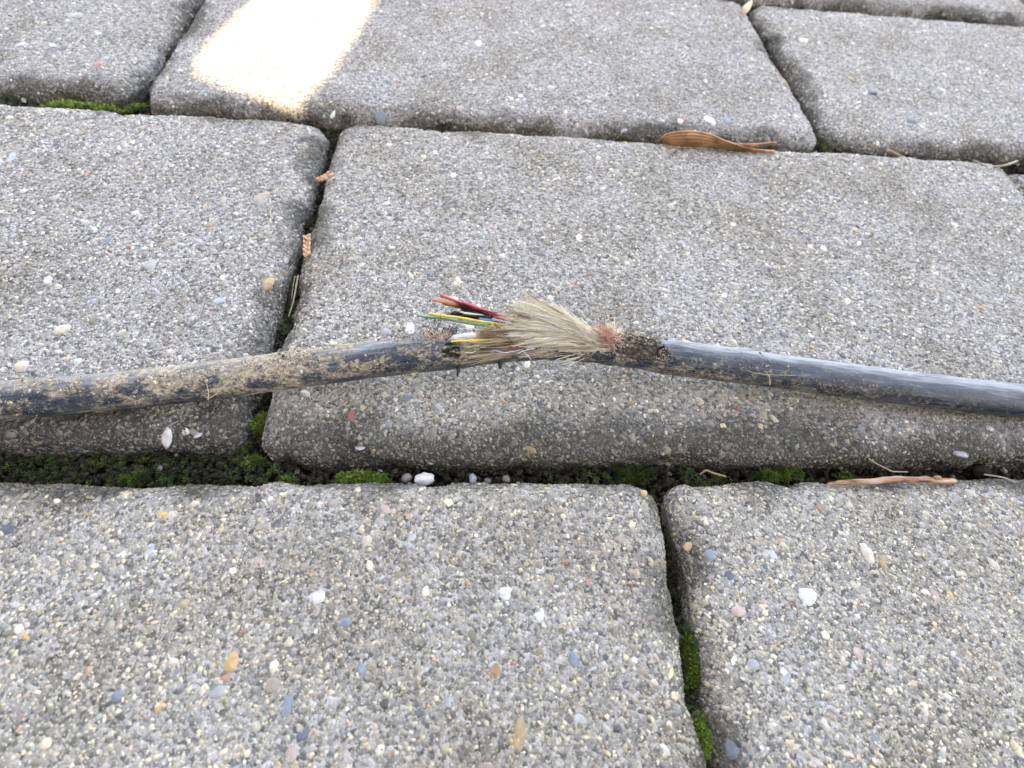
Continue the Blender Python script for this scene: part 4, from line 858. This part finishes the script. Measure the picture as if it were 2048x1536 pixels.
hs = blob('seed_husk', 1287, 987, -.0012, 15, 13, 12, mhusk, 'tiny tan seed husk at the corner of the left front paver', 'husk', 12)
mpet = mat_plain('pale_scale', (.66, .54, .40), .6, .3, .2)
top = [P(x, y, z) for x, y, z in ((1480, 26, .0010), (1484, 16, .0026), (1492, 8, .0034), (1502, 3, .003))]; bot = [P(x, y, z) for x, y, z in ((1481, 28, .0006), (1492, 26, .0006), (1500, 16, .0008), (1504, 4, .0026))]
v, f, ac, al = ribbon(top, bot, 16, 8, 0, 2, .0001, .0008); c = P(1492, 24, 0); o = mesh_np('bract', v - c, [f], mpet); o.location = c; s_ = o.modifiers.new('thickness', 'SOLIDIFY'); s_.thickness = .0003
tag(o, 'pale papery bract at the top edge where two rear joints meet', 'bract')

msc, nt, b = mat_new('sprig_scale', 0.55, 0.35)
oi = N(nt, 'ShaderNodeNewGeometry').outputs['Position']; n1 = noise(nt, oi, 900, 4); rr = ramp(nt, n1.outputs[0], [(.32, (.20, .09, .05)), (.5, (.50, .27, .15)), (.7, (.66, .44, .29))]); nt.links.new(rr.outputs[0], b.inputs['Base Color'])
def sprig(p0, p1, z, nsc, wpx, label, seed):
    wpx *= 1.1; a, e = P(*p0, z), P(*p1, z + .0006); c = (a + e) / 2; k = depth_mm(*p0, z) * 1000
    root = empty('conifer_sprig', tuple(c), label, 'sprig', 'fallen conifer sprigs')
    d = (e - a) / nsc; t = d / np.linalg.norm(d); up = np.array([0, 0, 1.]); sd = np.cross(t, up); sd /= np.linalg.norm(sd); r = np.random.default_rng(seed)
    w = wpx / k / 2
    for j in range(nsc):
        for s in (-1, 1):
            q = IV * np.array([np.linalg.norm(d) * .62, w * .55, w * .5]) * r.uniform(.85, 1.15); q[:, 1] *= np.interp(IV[:, 0], [-1, -.2, 1], [.6, 1.1, .35])
            ang = .42 * s; ca, sa = math.cos(ang), math.sin(ang)
            qx, qy = q[:, 0] * ca - q[:, 1] * sa, q[:, 0] * sa + q[:, 1] * ca
            pos = a + d * (j + .5 + .25 * s) + sd * (s * w * .62) + up * w * .25 * r.random() - c
            mesh_np('scale', pos + qx[:, None] * t + qy[:, None] * sd + q[:, 2:3] * up, [IF], msc, root)
    path = np.linspace(a, e, 8) - c; v, qd = tubes(path[None], np.full((1, 8), w * .3), 6); mesh_np('stem', v, [qd], msc, root)
sprig((637, 362), (664, 346), .0006, 4, 12, 'upper conifer sprig, lying aslant over the upright joint', 1)
sprig((613, 512), (614, 470), .0002, 5, 12, 'lower conifer sprig, pointing along the upright joint', 2)
